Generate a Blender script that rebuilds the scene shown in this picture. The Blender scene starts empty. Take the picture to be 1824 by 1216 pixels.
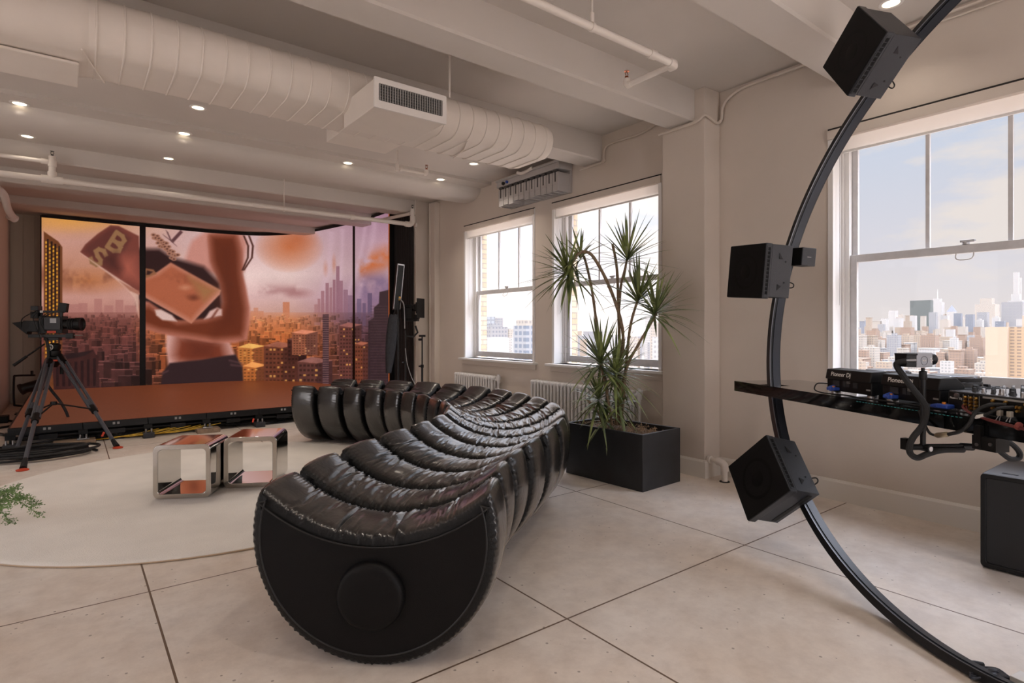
import bpy, math, random
import numpy as np
from math import sin, cos, pi, radians, sqrt, atan2, hypot
from mathutils import Vector, Matrix
random.seed(7)
RNG = np.random.default_rng(7)
SC = bpy.context.scene
COL = SC.collection

# ------------------------------------------------------------------ camera
YAW = radians(37.5); FPX = 1025.0; CXP = 912.0; HYP = 588.0; CAMH = 1.35
SA, CA = sin(YAW), cos(YAW)
cam_d = bpy.data.cameras.new('camera')
cam = bpy.data.objects.new('camera', cam_d); COL.objects.link(cam)
cam.location = (0, 0, CAMH)
cam.rotation_euler = (pi/2, 0, -YAW)
cam_d.sensor_width = 36.0
cam_d.lens = 36.0*FPX/1824.0
cam_d.shift_y = -(608.0-HYP)/1824.0
cam_d.clip_end = 30000.0
SC.camera = cam

# ------------------------------------------------------------------ colour management
SC.view_settings.view_transform = 'Standard'
SC.view_settings.look = 'None'
SC.view_settings.gamma = 1.0
SC.view_settings.use_curve_mapping = False
SC.view_settings.exposure = 0.08
SC.cycles.max_bounces = 8
SC.cycles.diffuse_bounces = 5
SC.cycles.glossy_bounces = 4
SC.cycles.transparent_max_bounces = 12
SC.cycles.caustics_reflective = False
SC.cycles.caustics_refractive = False
SC.cycles.sample_clamp_indirect = 6.0

def lin(c):
    return tuple((x/255/12.92 if x/255 <= 0.04045 else ((x/255+0.055)/1.055)**2.4) for x in c)

# ------------------------------------------------------------------ world: pale cloudy evening sky, brightest to the south-west
W = bpy.data.worlds.new('sky'); SC.world = W; W.use_nodes = True
nt = W.node_tree; nt.nodes.clear()
def N(t, kind, **kw):
    n = t.nodes.new(kind)
    for k, v in kw.items():
        if k in n.inputs: n.inputs[k].default_value = v
        else: setattr(n, k, v)
    return n
tc = N(nt, 'ShaderNodeTexCoord')
sep = N(nt, 'ShaderNodeSeparateXYZ'); nt.links.new(tc.outputs['Generated'], sep.inputs[0])
ramp = N(nt, 'ShaderNodeValToRGB'); nt.links.new(sep.outputs['Z'], ramp.inputs[0])
e = ramp.color_ramp.elements
e[0].position = 0.0; e[0].color = (*lin((238, 228, 224)), 1)
e[1].position = 0.6; e[1].color = (*lin((196, 208, 232)), 1)
m_ = e.new(0.12); m_.color = (*lin((224, 221, 228)), 1)
m_ = e.new(0.28); m_.color = (*lin((208, 216, 232)), 1)
mp = N(nt, 'ShaderNodeMapping'); mp.inputs['Scale'].default_value = (2.6, 2.6, 8.0)
nt.links.new(tc.outputs['Generated'], mp.inputs['Vector'])
nz = N(nt, 'ShaderNodeTexNoise', Scale=1.7, Detail=7.0, Roughness=0.55); nt.links.new(mp.outputs[0], nz.inputs['Vector'])
cr = N(nt, 'ShaderNodeValToRGB'); nt.links.new(nz.outputs[0], cr.inputs[0])
cr.color_ramp.elements[0].position = 0.47; cr.color_ramp.elements[1].position = 0.60
mixc = N(nt, 'ShaderNodeMixRGB'); nt.links.new(cr.outputs[0], mixc.inputs[0])
nt.links.new(ramp.outputs[0], mixc.inputs[1]); mixc.inputs[2].default_value = (*lin((240, 230, 224)), 1)
# direction dependence
dotn = N(nt, 'ShaderNodeVectorMath', operation='DOT_PRODUCT'); nt.links.new(tc.outputs['Generated'], dotn.inputs[0])
dotn.inputs[1].default_value = Vector((-0.55, -0.80, 0.22)).normalized()
mr = N(nt, 'ShaderNodeMapRange', interpolation_type='SMOOTHSTEP'); nt.links.new(dotn.outputs['Value'], mr.inputs[0])
mr.inputs[1].default_value = -0.05; mr.inputs[2].default_value = 0.9; mr.inputs[3].default_value = 1.0; mr.inputs[4].default_value = 4.6
# the northern sky is a little brighter than the east
dot2 = N(nt, 'ShaderNodeVectorMath', operation='DOT_PRODUCT'); nt.links.new(tc.outputs['Generated'], dot2.inputs[0])
dot2.inputs[1].default_value = (0.50, 0.86, 0.0)
mr2 = N(nt, 'ShaderNodeMapRange', interpolation_type='SMOOTHSTEP'); nt.links.new(dot2.outputs['Value'], mr2.inputs[0])
mr2.inputs[1].default_value = 0.80; mr2.inputs[2].default_value = 1.0; mr2.inputs[3].default_value = 0.96; mr2.inputs[4].default_value = 1.6
mul = N(nt, 'ShaderNodeMath', operation='MULTIPLY'); nt.links.new(mr.outputs[0], mul.inputs[0]); nt.links.new(mr2.outputs[0], mul.inputs[1])
# high clouds overhead are brighter than the band near the horizon
mr3 = N(nt, 'ShaderNodeMapRange', interpolation_type='SMOOTHSTEP'); nt.links.new(sep.outputs['Z'], mr3.inputs[0])
mr3.inputs[1].default_value = 0.30; mr3.inputs[2].default_value = 0.75; mr3.inputs[3].default_value = 1.0; mr3.inputs[4].default_value = 9.0
mul2 = N(nt, 'ShaderNodeMath', operation='MULTIPLY'); nt.links.new(mul.outputs[0], mul2.inputs[0]); nt.links.new(mr3.outputs[0], mul2.inputs[1])
bg = N(nt, 'ShaderNodeBackground'); nt.links.new(mixc.outputs[0], bg.inputs[0]); nt.links.new(mul2.outputs[0], bg.inputs[1])
ow = N(nt, 'ShaderNodeOutputWorld'); nt.links.new(bg.outputs[0], ow.inputs[0])
W.cycles.sampling_method = 'MANUAL'; W.cycles.sample_map_resolution = 512

# low western sun on the city
sd = bpy.data.lights.new('sun', 'SUN'); sd.energy = 1.7; sd.color = (1.0, 0.84, 0.66); sd.angle = radians(1.0)
so = bpy.data.objects.new('sun', sd); COL.objects.link(so)
so.rotation_euler = Vector((0.60, -0.75, -0.30)).to_track_quat('-Z', 'Y').to_euler()

def portal(name, loc, normal, sx, sy):
    ld = bpy.data.lights.new(name, 'AREA'); ld.shape = 'RECTANGLE'; ld.size = sx; ld.size_y = sy
    ld.cycles.is_portal = True
    o = bpy.data.objects.new(name, ld); COL.objects.link(o); o.location = loc
    o.rotation_euler = Vector(normal).to_track_quat('-Z', 'Z').to_euler()
    return o
WX = 4.84           # window wall plane
REAR_Y = -4.0; LEFT_X = -5.5
portal('portal_window', (WX+0.26, 6.66, 1.95), (-1, 0, 0), 1.7, 2.0)
portal('portal_window', (WX+0.26, 4.61, 1.95), (-1, 0, 0), 1.7, 2.0)
portal('portal_window', (WX+0.26, 1.27, 1.95), (-1, 0, 0), 1.7, 2.0)
portal('portal_window', (WX+0.26, -1.0, 1.95), (-1, 0, 0), 1.7, 2.0)
portal('portal_window', (WX+0.26, -2.95, 1.95), (-1, 0, 0), 1.7, 2.0)
REAR_FILL_OPENINGS = [(-0.6, 1.6), (2.4, 4.5)]  # unseen rear openings, added to let soft fill light in from behind
for a_, b_ in REAR_FILL_OPENINGS: portal('portal_rear', ((a_+b_)/2, REAR_Y-0.2, 1.9), (0, 1, 0), b_-a_, 2.3)
LEFT_FILL_OPENINGS = [(0.4, 2.6), (3.4, 5.6)]  # unseen openings in the left wall, added for more fill light
for a_, b_ in LEFT_FILL_OPENINGS: portal('portal_left', (LEFT_X-0.2, (a_+b_)/2, 1.9), (1, 0, 0), b_-a_, 2.3)

# ------------------------------------------------------------------ pixel helpers (used to measure, all geometry is placed in metres)
def ray(u, v):
    l = (u-CXP)/FPX
    return Vector((SA+CA*l, CA-SA*l, (HYP-v)/FPX))
def at(u, v, dep): return Vector((0, 0, CAMH))+ray(u, v)*dep
def onZ(u, v, z=0.0):
    D = ray(u, v); return Vector((0, 0, CAMH))+D*((z-CAMH)/D.z)
def onX(u, v, x):
    D = ray(u, v); return Vector((0, 0, CAMH))+D*(x/D.x)
def onY(u, v, y):
    D = ray(u, v); return Vector((0, 0, CAMH))+D*(y/D.y)

# ------------------------------------------------------------------ materials
MATS = {}
def mat(name, col, rough=0.5, metal=0.0, spec=0.5, noise=0.0, nscale=8.0, bump=0.0, bscale=60.0, emit=None, estr=1.0, alpha_nodes=None, coat=0.0):
    if name in MATS: return MATS[name]
    m = bpy.data.materials.new(name); m.use_nodes = True; t = m.node_tree
    b = t.nodes['Principled BSDF']
    c = lin(col)
    b.inputs['Base Color'].default_value = (*c, 1)
    b.inputs['Roughness'].default_value = rough; b.inputs['Metallic'].default_value = metal
    b.inputs['Specular IOR Level'].default_value = spec
    b.inputs['Coat Weight'].default_value = coat
    tcn = t.nodes.new('ShaderNodeTexCoord')
    if noise > 0:
        n = N(t, 'ShaderNodeTexNoise', Scale=nscale, Detail=4.0)
        t.links.new(tcn.outputs['Object'], n.inputs['Vector'])
        r = t.nodes.new('ShaderNodeValToRGB')
        r.color_ramp.elements[0].position = 0.3; r.color_ramp.elements[1].position = 0.7
        r.color_ramp.elements[0].color = (*[x*(1-noise) for x in c], 1); r.color_ramp.elements[1].color = (*[min(1, x*(1+noise)) for x in c], 1)
        t.links.new(n.outputs[0], r.inputs[0]); t.links.new(r.outputs[0], b.inputs['Base Color'])
    if bump > 0:
        n2 = N(t, 'ShaderNodeTexNoise', Scale=bscale, Detail=3.0)
        t.links.new(tcn.outputs['Object'], n2.inputs['Vector'])
        bp = N(t, 'ShaderNodeBump', Strength=bump, Distance=0.01)
        t.links.new(n2.outputs[0], bp.inputs['Height']); t.links.new(bp.outputs[0], b.inputs['Normal'])
    if emit:
        b.inputs['Emission Color'].default_value = (*lin(emit), 1); b.inputs['Emission Strength'].default_value = estr
    MATS[name] = m
    return m

WALL = mat('painted_wall', (208, 197, 186), 0.7, noise=0.02, nscale=3, bump=0.12, bscale=25)
CEIL = mat('painted_ceiling', (207, 200, 193), 0.75, noise=0.02, nscale=2, bump=0.1, bscale=18)
TRIM = mat('white_trim', (228, 226, 224), 0.45)
SASH = mat('sash_paint', (206, 205, 206), 0.5, noise=0.05, nscale=20)
WPIPE = mat('white_pipe', (226, 218, 210), 0.5)
DUCT = mat('duct_wrap', (226, 217, 208), 0.6, noise=0.02, nscale=5)
BLK = mat('black_plastic', (9, 9, 10), 0.45, spec=0.35)
BLK2 = mat('black_metal', (14, 14, 16), 0.38, metal=0.2)
DRK = mat('dark_grey', (44, 45, 49), 0.5)
SPK = mat('speaker_paint', (38, 40, 46), 0.40, bump=0.25, bscale=300)
GRIL = mat('grille_black', (5, 5, 6), 0.6, spec=0.2, bump=0.4, bscale=500)
RUB = mat('rubber_black', (13, 13, 14), 0.7)
CABLE = mat('cable_black', (17, 17, 19), 0.55, bump=0.3, bscale=250)
CHR = mat('polished_steel', (205, 202, 198), 0.06, metal=1.0)
STEEL = mat('brushed_steel', (170, 170, 172), 0.3, metal=1.0)
RED = mat('red_accent', (196, 70, 40), 0.5)
BLUE = mat('blue_connector', (45, 75, 160), 0.4)
ORNG = mat('orange_button', (230, 140, 50), 0.4)
YEL = mat('yellow_cable', (200, 160, 40), 0.5)
GOLD = mat('gold_contact', (200, 160, 90), 0.3, metal=1.0)
WOODP = mat('plywood', (140, 118, 98), 0.7, noise=0.2, nscale=25)
GREYP = mat('grey_plastic', (150, 148, 146), 0.5)
WHT = mat('white_plastic', (226, 222, 218), 0.5)
CARB = mat('carbon_tube', (92, 96, 104), 0.35, metal=0.4)
TEXTM = mat('print_white', (225, 222, 218), 0.6)
COPPER = mat('copper_brass', (150, 84, 50), 0.3, metal=1.0)

# ------------------------------------------------------------------ mesh building
class MB:
    def __init__(s): s.v = []; s.f = []
    def add(s, vs, fs):
        b = len(s.v); s.v += [tuple(x) for x in vs]; s.f += [[i+b for i in f] for f in fs]; return s
    def box(s, a, b, M=None):
        (x0, y0, z0), (x1, y1, z1) = a, b
        vs = [(x0,y0,z0),(x1,y0,z0),(x1,y1,z0),(x0,y1,z0),(x0,y0,z1),(x1,y0,z1),(x1,y1,z1),(x0,y1,z1)]
        if M is not None: vs = [M @ Vector(v) for v in vs]
        return s.add(vs, [[0,3,2,1],[4,5,6,7],[0,1,5,4],[1,2,6,5],[2,3,7,6],[3,0,4,7]])
    def tube(s, pts, r, seg=10, caps=True, closed=False):
        pts = [Vector(p) for p in pts]; n = len(pts)
        rs = r if isinstance(r, (list, tuple)) else [r]*n
        up = None; rings = []
        for i, p in enumerate(pts):
            if closed: d = pts[(i+1) % n]-pts[i-1]
            else: d = pts[min(i+1, n-1)]-pts[max(i-1, 0)]
            if d.length < 1e-9: d = Vector((0, 0, 1))
            d.normalize()
            if up is None:
                up = Vector((0, 0, 1)) if abs(d.z) < 0.9 else Vector((1, 0, 0))
            x = d.cross(up)
            if x.length < 1e-6: x = d.orthogonal()
            x.normalize(); y = x.cross(d); up = y
            rings.append([p+(x*cos(a)+y*sin(a))*rs[i] for a in [2*pi*k/seg for k in range(seg)]])
        vs = [v for rg in rings for v in rg]; fs = []
        for i in range(n if closed else n-1):
            j = (i+1) % n
            for k in range(seg):
                k2 = (k+1) % seg
                fs.append([i*seg+k, i*seg+k2, j*seg+k2, j*seg+k])
        if caps and not closed:
            fs.append(list(range(seg))[::-1]); fs.append([(n-1)*seg+k for k in range(seg)])
        return s.add(vs, fs)
    def cyl(s, p0, p1, r, seg=20, r1=None): return s.tube([p0, p1], [r, r if r1 is None else r1], seg)
    def lathe(s, prof, origin=(0,0,0), axis=(0,0,1), seg=24, caps=True):
        ax = Vector(axis).normalized(); x = ax.orthogonal().normalized(); y = ax.cross(x); o = Vector(origin)
        vs = []; fs = []; n = len(prof)
        for (r, h) in prof:
            for k in range(seg):
                a = 2*pi*k/seg; vs.append(o+ax*h+(x*cos(a)+y*sin(a))*r)
        for i in range(n-1):
            for k in range(seg):
                k2 = (k+1) % seg
                fs.append([i*seg+k, i*seg+k2, (i+1)*seg+k2, (i+1)*seg+k])
        if caps and prof[0][0] > 1e-6: fs.append(list(range(seg))[::-1])
        if caps and prof[-1][0] > 1e-6: fs.append([(n-1)*seg+k for k in range(seg)])
        return s.add(vs, fs)
    def prism(s, poly, d0, d1, frame):
        """poly: 2D points; frame(p2, d) -> 3D"""
        n = len(poly)
        vs = [frame(p, d0) for p in poly]+[frame(p, d1) for p in poly]
        fs = [list(range(n))[::-1], [n+i for i in range(n)]]
        for i in range(n): j = (i+1) % n; fs.append([i, j, n+j, n+i])
        return s.add(vs, fs)
    def plate(s, outer, hole, d0, d1, frame):
        """outer and hole: closed 2D loops with the same point count"""
        n = len(outer)
        vs = [frame(p, d) for d in (d0, d1) for lp in (outer, hole) for p in lp]
        o0, h0, o1, h1 = 0, n, 2*n, 3*n; fs = []
        for i in range(n):
            j = (i+1) % n
            fs += [[o0+j, o0+i, h0+i, h0+j], [o1+i, o1+j, h1+j, h1+i], [o0+i, o0+j, o1+j, o1+i], [h0+j, h0+i, h1+i, h1+j]]
        return s.add(vs, fs)
    def grid(s, nx, ny, fn):
        vs = [fn(i/(nx-1), j/(ny-1)) for i in range(nx) for j in range(ny)]
        fs = [[i*ny+j, (i+1)*ny+j, (i+1)*ny+j+1, i*ny+j+1] for i in range(nx-1) for j in range(ny-1)]
        return s.add(vs, fs)

def rrect(w, h, r, n=5, cx=0, cy=0):
    out = []
    for (sx, sy, a0) in ((1, 1, 0), (-1, 1, pi/2), (-1, -1, pi), (1, -1, 1.5*pi)):
        for k in range(n+1):
            a = a0+pi/2*k/n
            out.append((cx+sx*(w/2-r)+r*cos(a), cy+sy*(h/2-r)+r*sin(a)))
    return out
def smooth_path(pts, n=8):
    """Catmull-Rom"""
    P = [Vector(p) for p in pts]; out = []
    for i in range(len(P)-1):
        p0, p1, p2, p3 = P[max(i-1, 0)], P[i], P[i+1], P[min(i+2, len(P)-1)]
        for k in range(n):
            t = k/n
            out.append(0.5*((2*p1)+(p2-p0)*t+(2*p0-5*p1+4*p2-p3)*t*t+(3*p1-p0-3*p2+p3)*t**3))
    out.append(P[-1]); return out

WORLD = {}
def obj(name, mb, m, parent=None, bevel=0.0, smooth=True, angle=35, seg=2):
    off = WORLD.get(parent.name) if parent is not None else None
    vs = mb.v
    if off is not None: vs = [(x-off[0], y-off[1], z-off[2]) for x, y, z in vs]
    me = bpy.data.meshes.new(name); me.from_pydata(vs, [], mb.f); me.update()
    me.materials.append(m)
    if smooth:
        me.polygons.foreach_set('use_smooth', [True]*len(me.polygons))
        me.set_sharp_from_angle(angle=radians(angle))
    o = bpy.data.objects.new(name, me); COL.objects.link(o)
    if parent is not None: o.parent = parent
    if off is not None: WORLD[o.name] = off
    if bevel > 0:
        b = o.modifiers.new('bevel', 'BEVEL'); b.width = bevel; b.segments = seg; b.limit_method = 'ANGLE'; b.angle_limit = radians(40)
    return o
def tag(o, label, cat, group=None, kind=None):
    if label: o['label'] = label
    if cat: o['category'] = cat
    if group: o['group'] = group
    if kind: o['kind'] = kind
    return o
def thing(name, label, cat, loc=(0,0,0), group=None, world=True, rot=(0,0,0)):
    o = bpy.data.objects.new(name, None); COL.objects.link(o)
    o.location = loc; o.rotation_euler = rot; o.empty_display_size = 0.1
    tag(o, label, cat, group)
    if world: WORLD[o.name] = tuple(loc)
    return o
def struct(name, mb, m, parent=None, bevel=0.0, **k):
    o = obj(name, mb, m, parent, bevel, **k)
    if parent is None: o['kind'] = 'structure'
    return o
def dup(root, loc, rot=None, label=None):
    r = root.copy(); COL.objects.link(r); r.location = loc
    if rot is not None: r.rotation_euler = rot
    if label: r['label'] = label
    for ch in list(root.children):
        c = ch.copy(); COL.objects.link(c); c.parent = r
        for g in ch.children:
            d = g.copy(); COL.objects.link(d); d.parent = c
    return r
def text(name, body, size, m, parent, M, extrude=0.0006, align='CENTER'):
    cu = bpy.data.curves.new(name, 'FONT'); cu.body = body; cu.size = size; cu.extrude = extrude
    cu.align_x = align; cu.align_y = 'CENTER'; cu.materials.append(m)
    tmp = bpy.data.objects.new(name, cu); COL.objects.link(tmp)
    dg = bpy.context.evaluated_depsgraph_get()
    me = bpy.data.meshes.new_from_object(tmp.evaluated_get(dg)); bpy.data.objects.remove(tmp)
    me.name = name
    o = bpy.data.objects.new(name, me); COL.objects.link(o)
    if parent is not None:
        o.parent = parent
        off = WORLD.get(parent.name)
        if off: M = Matrix.Translation(-Vector(off)) @ M
    o.matrix_local = M
    return o
def frame_mat(origin, x, y, z):
    M = Matrix.Identity(4)
    for i, a in enumerate((Vector(x), Vector(y), Vector(z))):
        for k in range(3): M[k][i] = a[k]
    M.translation = Vector(origin); return M
XZ = lambda y0: None
# ================================================================== STRUCTURE
def floor_material():
    m = bpy.data.materials.new('concrete_floor'); m.use_nodes = True; t = m.node_tree; b = t.nodes['Principled BSDF']
    L = t.links.new
    tc = t.nodes.new('ShaderNodeTexCoord'); sp = t.nodes.new('ShaderNodeSeparateXYZ'); L(tc.outputs['Object'], sp.inputs[0])
    def M(op, a, b2=None):
        n = t.nodes.new('ShaderNodeMath'); n.operation = op
        for i, x in enumerate((a, b2)):
            if x is None: continue
            if isinstance(x, (int, float)): n.inputs[i].default_value = x
            else: L(x, n.inputs[i])
        return n.outputs[0]
    def joint(axis, off):
        q = M('FRACT', M('ADD', M('DIVIDE', M('SUBTRACT', axis, off), 1.52), 100.5))
        return M('MULTIPLY', M('ABSOLUTE', M('SUBTRACT', q, 0.5)), 1.52)
    dj = M('MINIMUM', joint(sp.outputs['X'], 0.324), joint(sp.outputs['Y'], 0.46))
    line = M('LESS_THAN', dj, 0.0048)
    edge = t.nodes.new('ShaderNodeMapRange'); L(dj, edge.inputs[0]); edge.inputs[1].default_value = 0.0; edge.inputs[2].default_value = 0.03
    n1 = N(t, 'ShaderNodeTexNoise', Scale=0.9, Detail=6.0, Roughness=0.6); L(tc.outputs['Object'], n1.inputs['Vector'])
    n2 = N(t, 'ShaderNodeTexNoise', Scale=7.0, Detail=8.0, Roughness=0.7); L(tc.outputs['Object'], n2.inputs['Vector'])
    n3 = N(t, 'ShaderNodeTexNoise', Scale=60.0, Detail=2.0); L(tc.outputs['Object'], n3.inputs['Vector'])
    r1 = t.nodes.new('ShaderNodeValToRGB'); L(n1.outputs[0], r1.inputs[0]); el = r1.color_ramp.elements
    el[0].position = 0.33; el[0].color = (*lin((220, 205, 190)), 1); el[1].position = 0.62; el[1].color = (*lin((230, 222, 214)), 1)
    r2 = t.nodes.new('ShaderNodeValToRGB'); L(n2.outputs[0], r2.inputs[0]); el = r2.color_ramp.elements
    el[0].position = 0.25; el[0].color = (0.72, 0.68, 0.65, 1); el[1].position = 0.6; el[1].color = (1.0, 1.0, 1.0, 1)
    mx = t.nodes.new('ShaderNodeMixRGB'); mx.blend_type = 'MULTIPLY'; mx.inputs[0].default_value = 0.75; L(r1.outputs[0], mx.inputs[1]); L(r2.outputs[0], mx.inputs[2])
    v = N(t, 'ShaderNodeTexVoronoi', Scale=16.0); L(tc.outputs['Object'], v.inputs['Vector'])
    sel = M('GREATER_THAN', n2.outputs[0], 0.51)
    speck = M('MULTIPLY', M('LESS_THAN', v.outputs['Distance'], 0.10), sel)
    mx2 = t.nodes.new('ShaderNodeMixRGB'); L(M('MULTIPLY', speck, 0.55), mx2.inputs[0]); L(mx.outputs[0], mx2.inputs[1]); mx2.inputs[2].default_value = (*lin((84, 66, 54)), 1)
    mx3 = t.nodes.new('ShaderNodeMixRGB'); L(line, mx3.inputs[0]); L(mx2.outputs[0], mx3.inputs[1]); mx3.inputs[2].default_value = (*lin((104, 82, 64)), 1)
    L(mx3.outputs[0], b.inputs['Base Color'])
    rr = t.nodes.new('ShaderNodeMapRange'); L(n2.outputs[0], rr.inputs[0]); rr.inputs[1].default_value = 0.3; rr.inputs[2].default_value = 0.7; rr.inputs[3].default_value = 0.42; rr.inputs[4].default_value = 0.62
    L(rr.outputs[0], b.inputs['Roughness'])
    h = M('ADD', M('MULTIPLY', edge.outputs[0], 0.6), M('MULTIPLY', n3.outputs[0], 0.25))
    bp = N(t, 'ShaderNodeBump', Strength=0.35, Distance=0.006); L(h, bp.inputs['Height']); L(bp.outputs[0], b.inputs['Normal'])
    return m
FLOORM = floor_material()
END_Y = 14.0; ROOM_TOP = 3.62
struct('floor', MB().box((LEFT_X-0.3, REAR_Y-0.3, -0.2), (WX+0.45, END_Y+0.3, 0.0)), FLOORM, smooth=False)

# ceiling: slab plus slightly lower plastered bays
def yz(x): return lambda p, d: (d, p[0], p[1])
cl = MB().prism([(REAR_Y-0.3, 3.58), (4.75, 3.58), (4.75, 3.495), (6.8, 3.495), (6.8, 3.455), (7.45, 3.455), (7.46, 3.50), (8.6, 3.50), (END_Y+0.3, 3.50), (END_Y+0.3, 3.9), (REAR_Y-0.3, 3.9)], LEFT_X-0.3, WX+0.45, yz(0))
struct('ceiling', cl, CEIL, smooth=False)
def beam(y0, y1, zb, zt=3.6, haunch=False):
    if haunch:
        poly = [(y0, zt), (y0, 3.46)]
        for k in range(9):
            a = pi/2*k/8
            poly.append((y0+0.02+(y1-y0-0.12)*(1-cos(a))*0.9, 3.455-(3.455-zb)*sin(a)))
        poly += [(y1-0.015, zb), (y1, zb+0.015), (y1, zt)]
    else:
        c = 0.015
        poly = [(y0, zt), (y0, zb+c), (y0+c, zb), (y1-c, zb), (y1, zb+c), (y1, zt)]
    struct('ceiling_beam', MB().prism(poly, LEFT_X-0.2, WX+0.02, yz(0)), CEIL, angle=25)
for y0, y1, zb, hn in ((-2.6, -2.3, 3.29, 0), (-1.15, -0.85, 3.29, 0), (1.74, 2.05, 3.285, 0), (3.21, 3.51, 3.295, 0), (4.61, 4.91, 3.29, 0), (7.05, 7.5, 3.30, 1), (8.58, 8.92, 3.30, 0), (10.03, 10.38, 3.30, 0), (12.1, 12.45, 3.37, 0)):
    beam(y0, y1, zb, haunch=hn)

# window wall with three openings
OPEN = [(5.823, 7.506), (3.776, 5.456), (0.434, 2.114), (-1.84, -0.16), (-3.79, -2.11)]
Z0, Z1 = 0.93, 2.957
def wall_with_openings(x0, x1, opens, y_lo, y_hi, z0, z1, top, axis='x', mb=None):
    mb = mb or MB(); ops = sorted(opens)
    def B(a0, a1, za, zb):
        if axis == 'x': mb.box((x0, a0, za), (x1, a1, zb))
        else: mb.box((a0, x0, za), (a1, x1, zb))
    edges = [y_lo]
    for a, b in ops: edges += [a, b]
    edges.append(y_hi)
    for i in range(0, len(edges), 2): B(edges[i], edges[i+1], 0, top)
    for a, b in ops:
        B(a, b, 0, z0); B(a, b, z1, top)
    return mb
struct('wall_right', wall_with_openings(WX, WX+0.24, OPEN, REAR_Y, END_Y, Z0, Z1, 3.6), WALL, smooth=False)
def brick_material():
    m = bpy.data.materials.new('yellow_brick'); m.use_nodes = True; t = m.node_tree; b = t.nodes['Principled BSDF']
    tc = t.nodes.new('ShaderNodeTexCoord'); sp = t.nodes.new('ShaderNodeSeparateXYZ'); t.links.new(tc.outputs['Object'], sp.inputs[0])
    ad = t.nodes.new('ShaderNodeMath'); ad.operation = 'ADD'; t.links.new(sp.outputs['X'], ad.inputs[0]); t.links.new(sp.outputs['Y'], ad.inputs[1])
    cb = t.nodes.new('ShaderNodeCombineXYZ'); t.links.new(ad.outputs[0], cb.inputs[0]); t.links.new(sp.outputs['Z'], cb.inputs[1])
    br = N(t, 'ShaderNodeTexBrick'); t.links.new(cb.outputs[0], br.inputs['Vector'])
    br.inputs['Color1'].default_value = (*lin((196, 180, 154)), 1); br.inputs['Color2'].default_value = (*lin((176, 156, 130)), 1); br.inputs['Mortar'].default_value = (*lin((150, 142, 132)), 1)
    br.inputs['Scale'].default_value = 1.0; br.inputs['Brick Width'].default_value = 0.21; br.inputs['Row Height'].default_value = 0.075; br.inputs['Mortar Size'].default_value = 0.008
    t.links.new(br.outputs['Color'], b.inputs['Base Color']); b.inputs['Roughness'].default_value = 0.85
    return m
BRICK = brick_material()
struct('wall_right_brick', wall_with_openings(WX+0.24, WX+0.38, [(a+0.05, b-0.05) for a, b in OPEN], REAR_Y, END_Y, Z0-0.05, Z1, 3.9), BRICK, smooth=False)
struct('wall_rear', wall_with_openings(REAR_Y-0.25, REAR_Y, REAR_FILL_OPENINGS, LEFT_X-0.3, WX, 0.7, 3.0, 3.6, axis='y'), WALL, smooth=False)
struct('wall_left', wall_with_openings(LEFT_X-0.25, LEFT_X, LEFT_FILL_OPENINGS, REAR_Y, 10.6, 0.7, 3.0, 3.6), WALL, smooth=False)
ml = MB().box((LEFT_X-0.25, 10.35, 0), (-0.88, 10.6, 3.6)).box((-1.1, 10.6, 0), (-0.88, END_Y, 3.6))
struct('wall_left_return', ml, WALL, smooth=False)
# far end wall with vertical board joints
mb = MB().box((-1.1, END_Y, 0), (WX, END_Y+0.25, 3.6))
for k in range(5): mb.box((-0.86+0.17*k, END_Y-0.018, 0.0), (-0.86+0.17*k+0.158, END_Y, 3.5))
struct('wall_end', mb, mat('board_wall', (196, 188, 172), 0.6), smooth=False)
# columns
struct('column_near', MB().box((4.60, 3.10, 0), (WX, 3.573, 3.58)), WALL, bevel=0.006)
struct('column_far', MB().box((4.55, 8.55, 0), (WX, 9.05, 3.5)), WALL, bevel=0.006)
# boxed pipe beside the far column
struct('trim_1', MB().box((WX-0.10, 8.26, 0), (WX, 8.40, 3.455)).box((WX-0.115, 8.395, 0), (WX, 8.43, 3.455)), WALL, bevel=0.008)
# baseboards
BB = mat('baseboard_paint', (222, 216, 208), 0.55)
bbp = [(0, 0), (-0.022, 0), (-0.022, 0.145), (-0.012, 0.163), (0, 0.163)]
mb = MB(); mb.prism(bbp, REAR_Y, 3.10, lambda p, d: (WX+p[0], d, p[1])); mb.prism(bbp, 3.573, 8.26, lambda p, d: (WX+p[0], d, p[1]))
mb.prism(bbp, 3.08, 3.593, lambda p, d: (4.60+p[0], d, p[1])); mb.prism(bbp, 4.575, WX, lambda p, d: (d, 3.10+p[0], p[1]))
struct('baseboard_right', mb, BB, smooth=False)

# glass
def glass_material():
    m = bpy.data.materials.new('window_glass'); m.use_nodes = True; t = m.node_tree; t.nodes.clear()
    tr = N(t, 'ShaderNodeBsdfTransparent'); tr.inputs[0].default_value = (0.97, 0.975, 0.98, 1)
    gl = N(t, 'ShaderNodeBsdfGlossy'); gl.inputs['Roughness'].default_value = 0.02
    lw = N(t, 'ShaderNodeLayerWeight'); pw = N(t, 'ShaderNodeMath', operation='POWER'); t.links.new(lw.outputs['Facing'], pw.inputs[0]); pw.inputs[1].default_value = 5.0
    sc_ = N(t, 'ShaderNodeMath', operation='MULTIPLY_ADD'); t.links.new(pw.outputs[0], sc_.inputs[0]); sc_.inputs[1].default_value = 0.35; sc_.inputs[2].default_value = 0.008
    mx = N(t, 'ShaderNodeMixShader'); t.links.new(sc_.outputs[0], mx.inputs[0]); t.links.new(tr.outputs[0], mx.inputs[1]); t.links.new(gl.outputs[0], mx.inputs[2])
    o = N(t, 'ShaderNodeOutputMaterial'); t.links.new(mx.outputs[0], o.inputs[0])
    return m
GLASS = glass_material()
SCREENF = mat('shade_fabric', (232, 226, 218), 0.8, bump=0.3, bscale=400)
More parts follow.
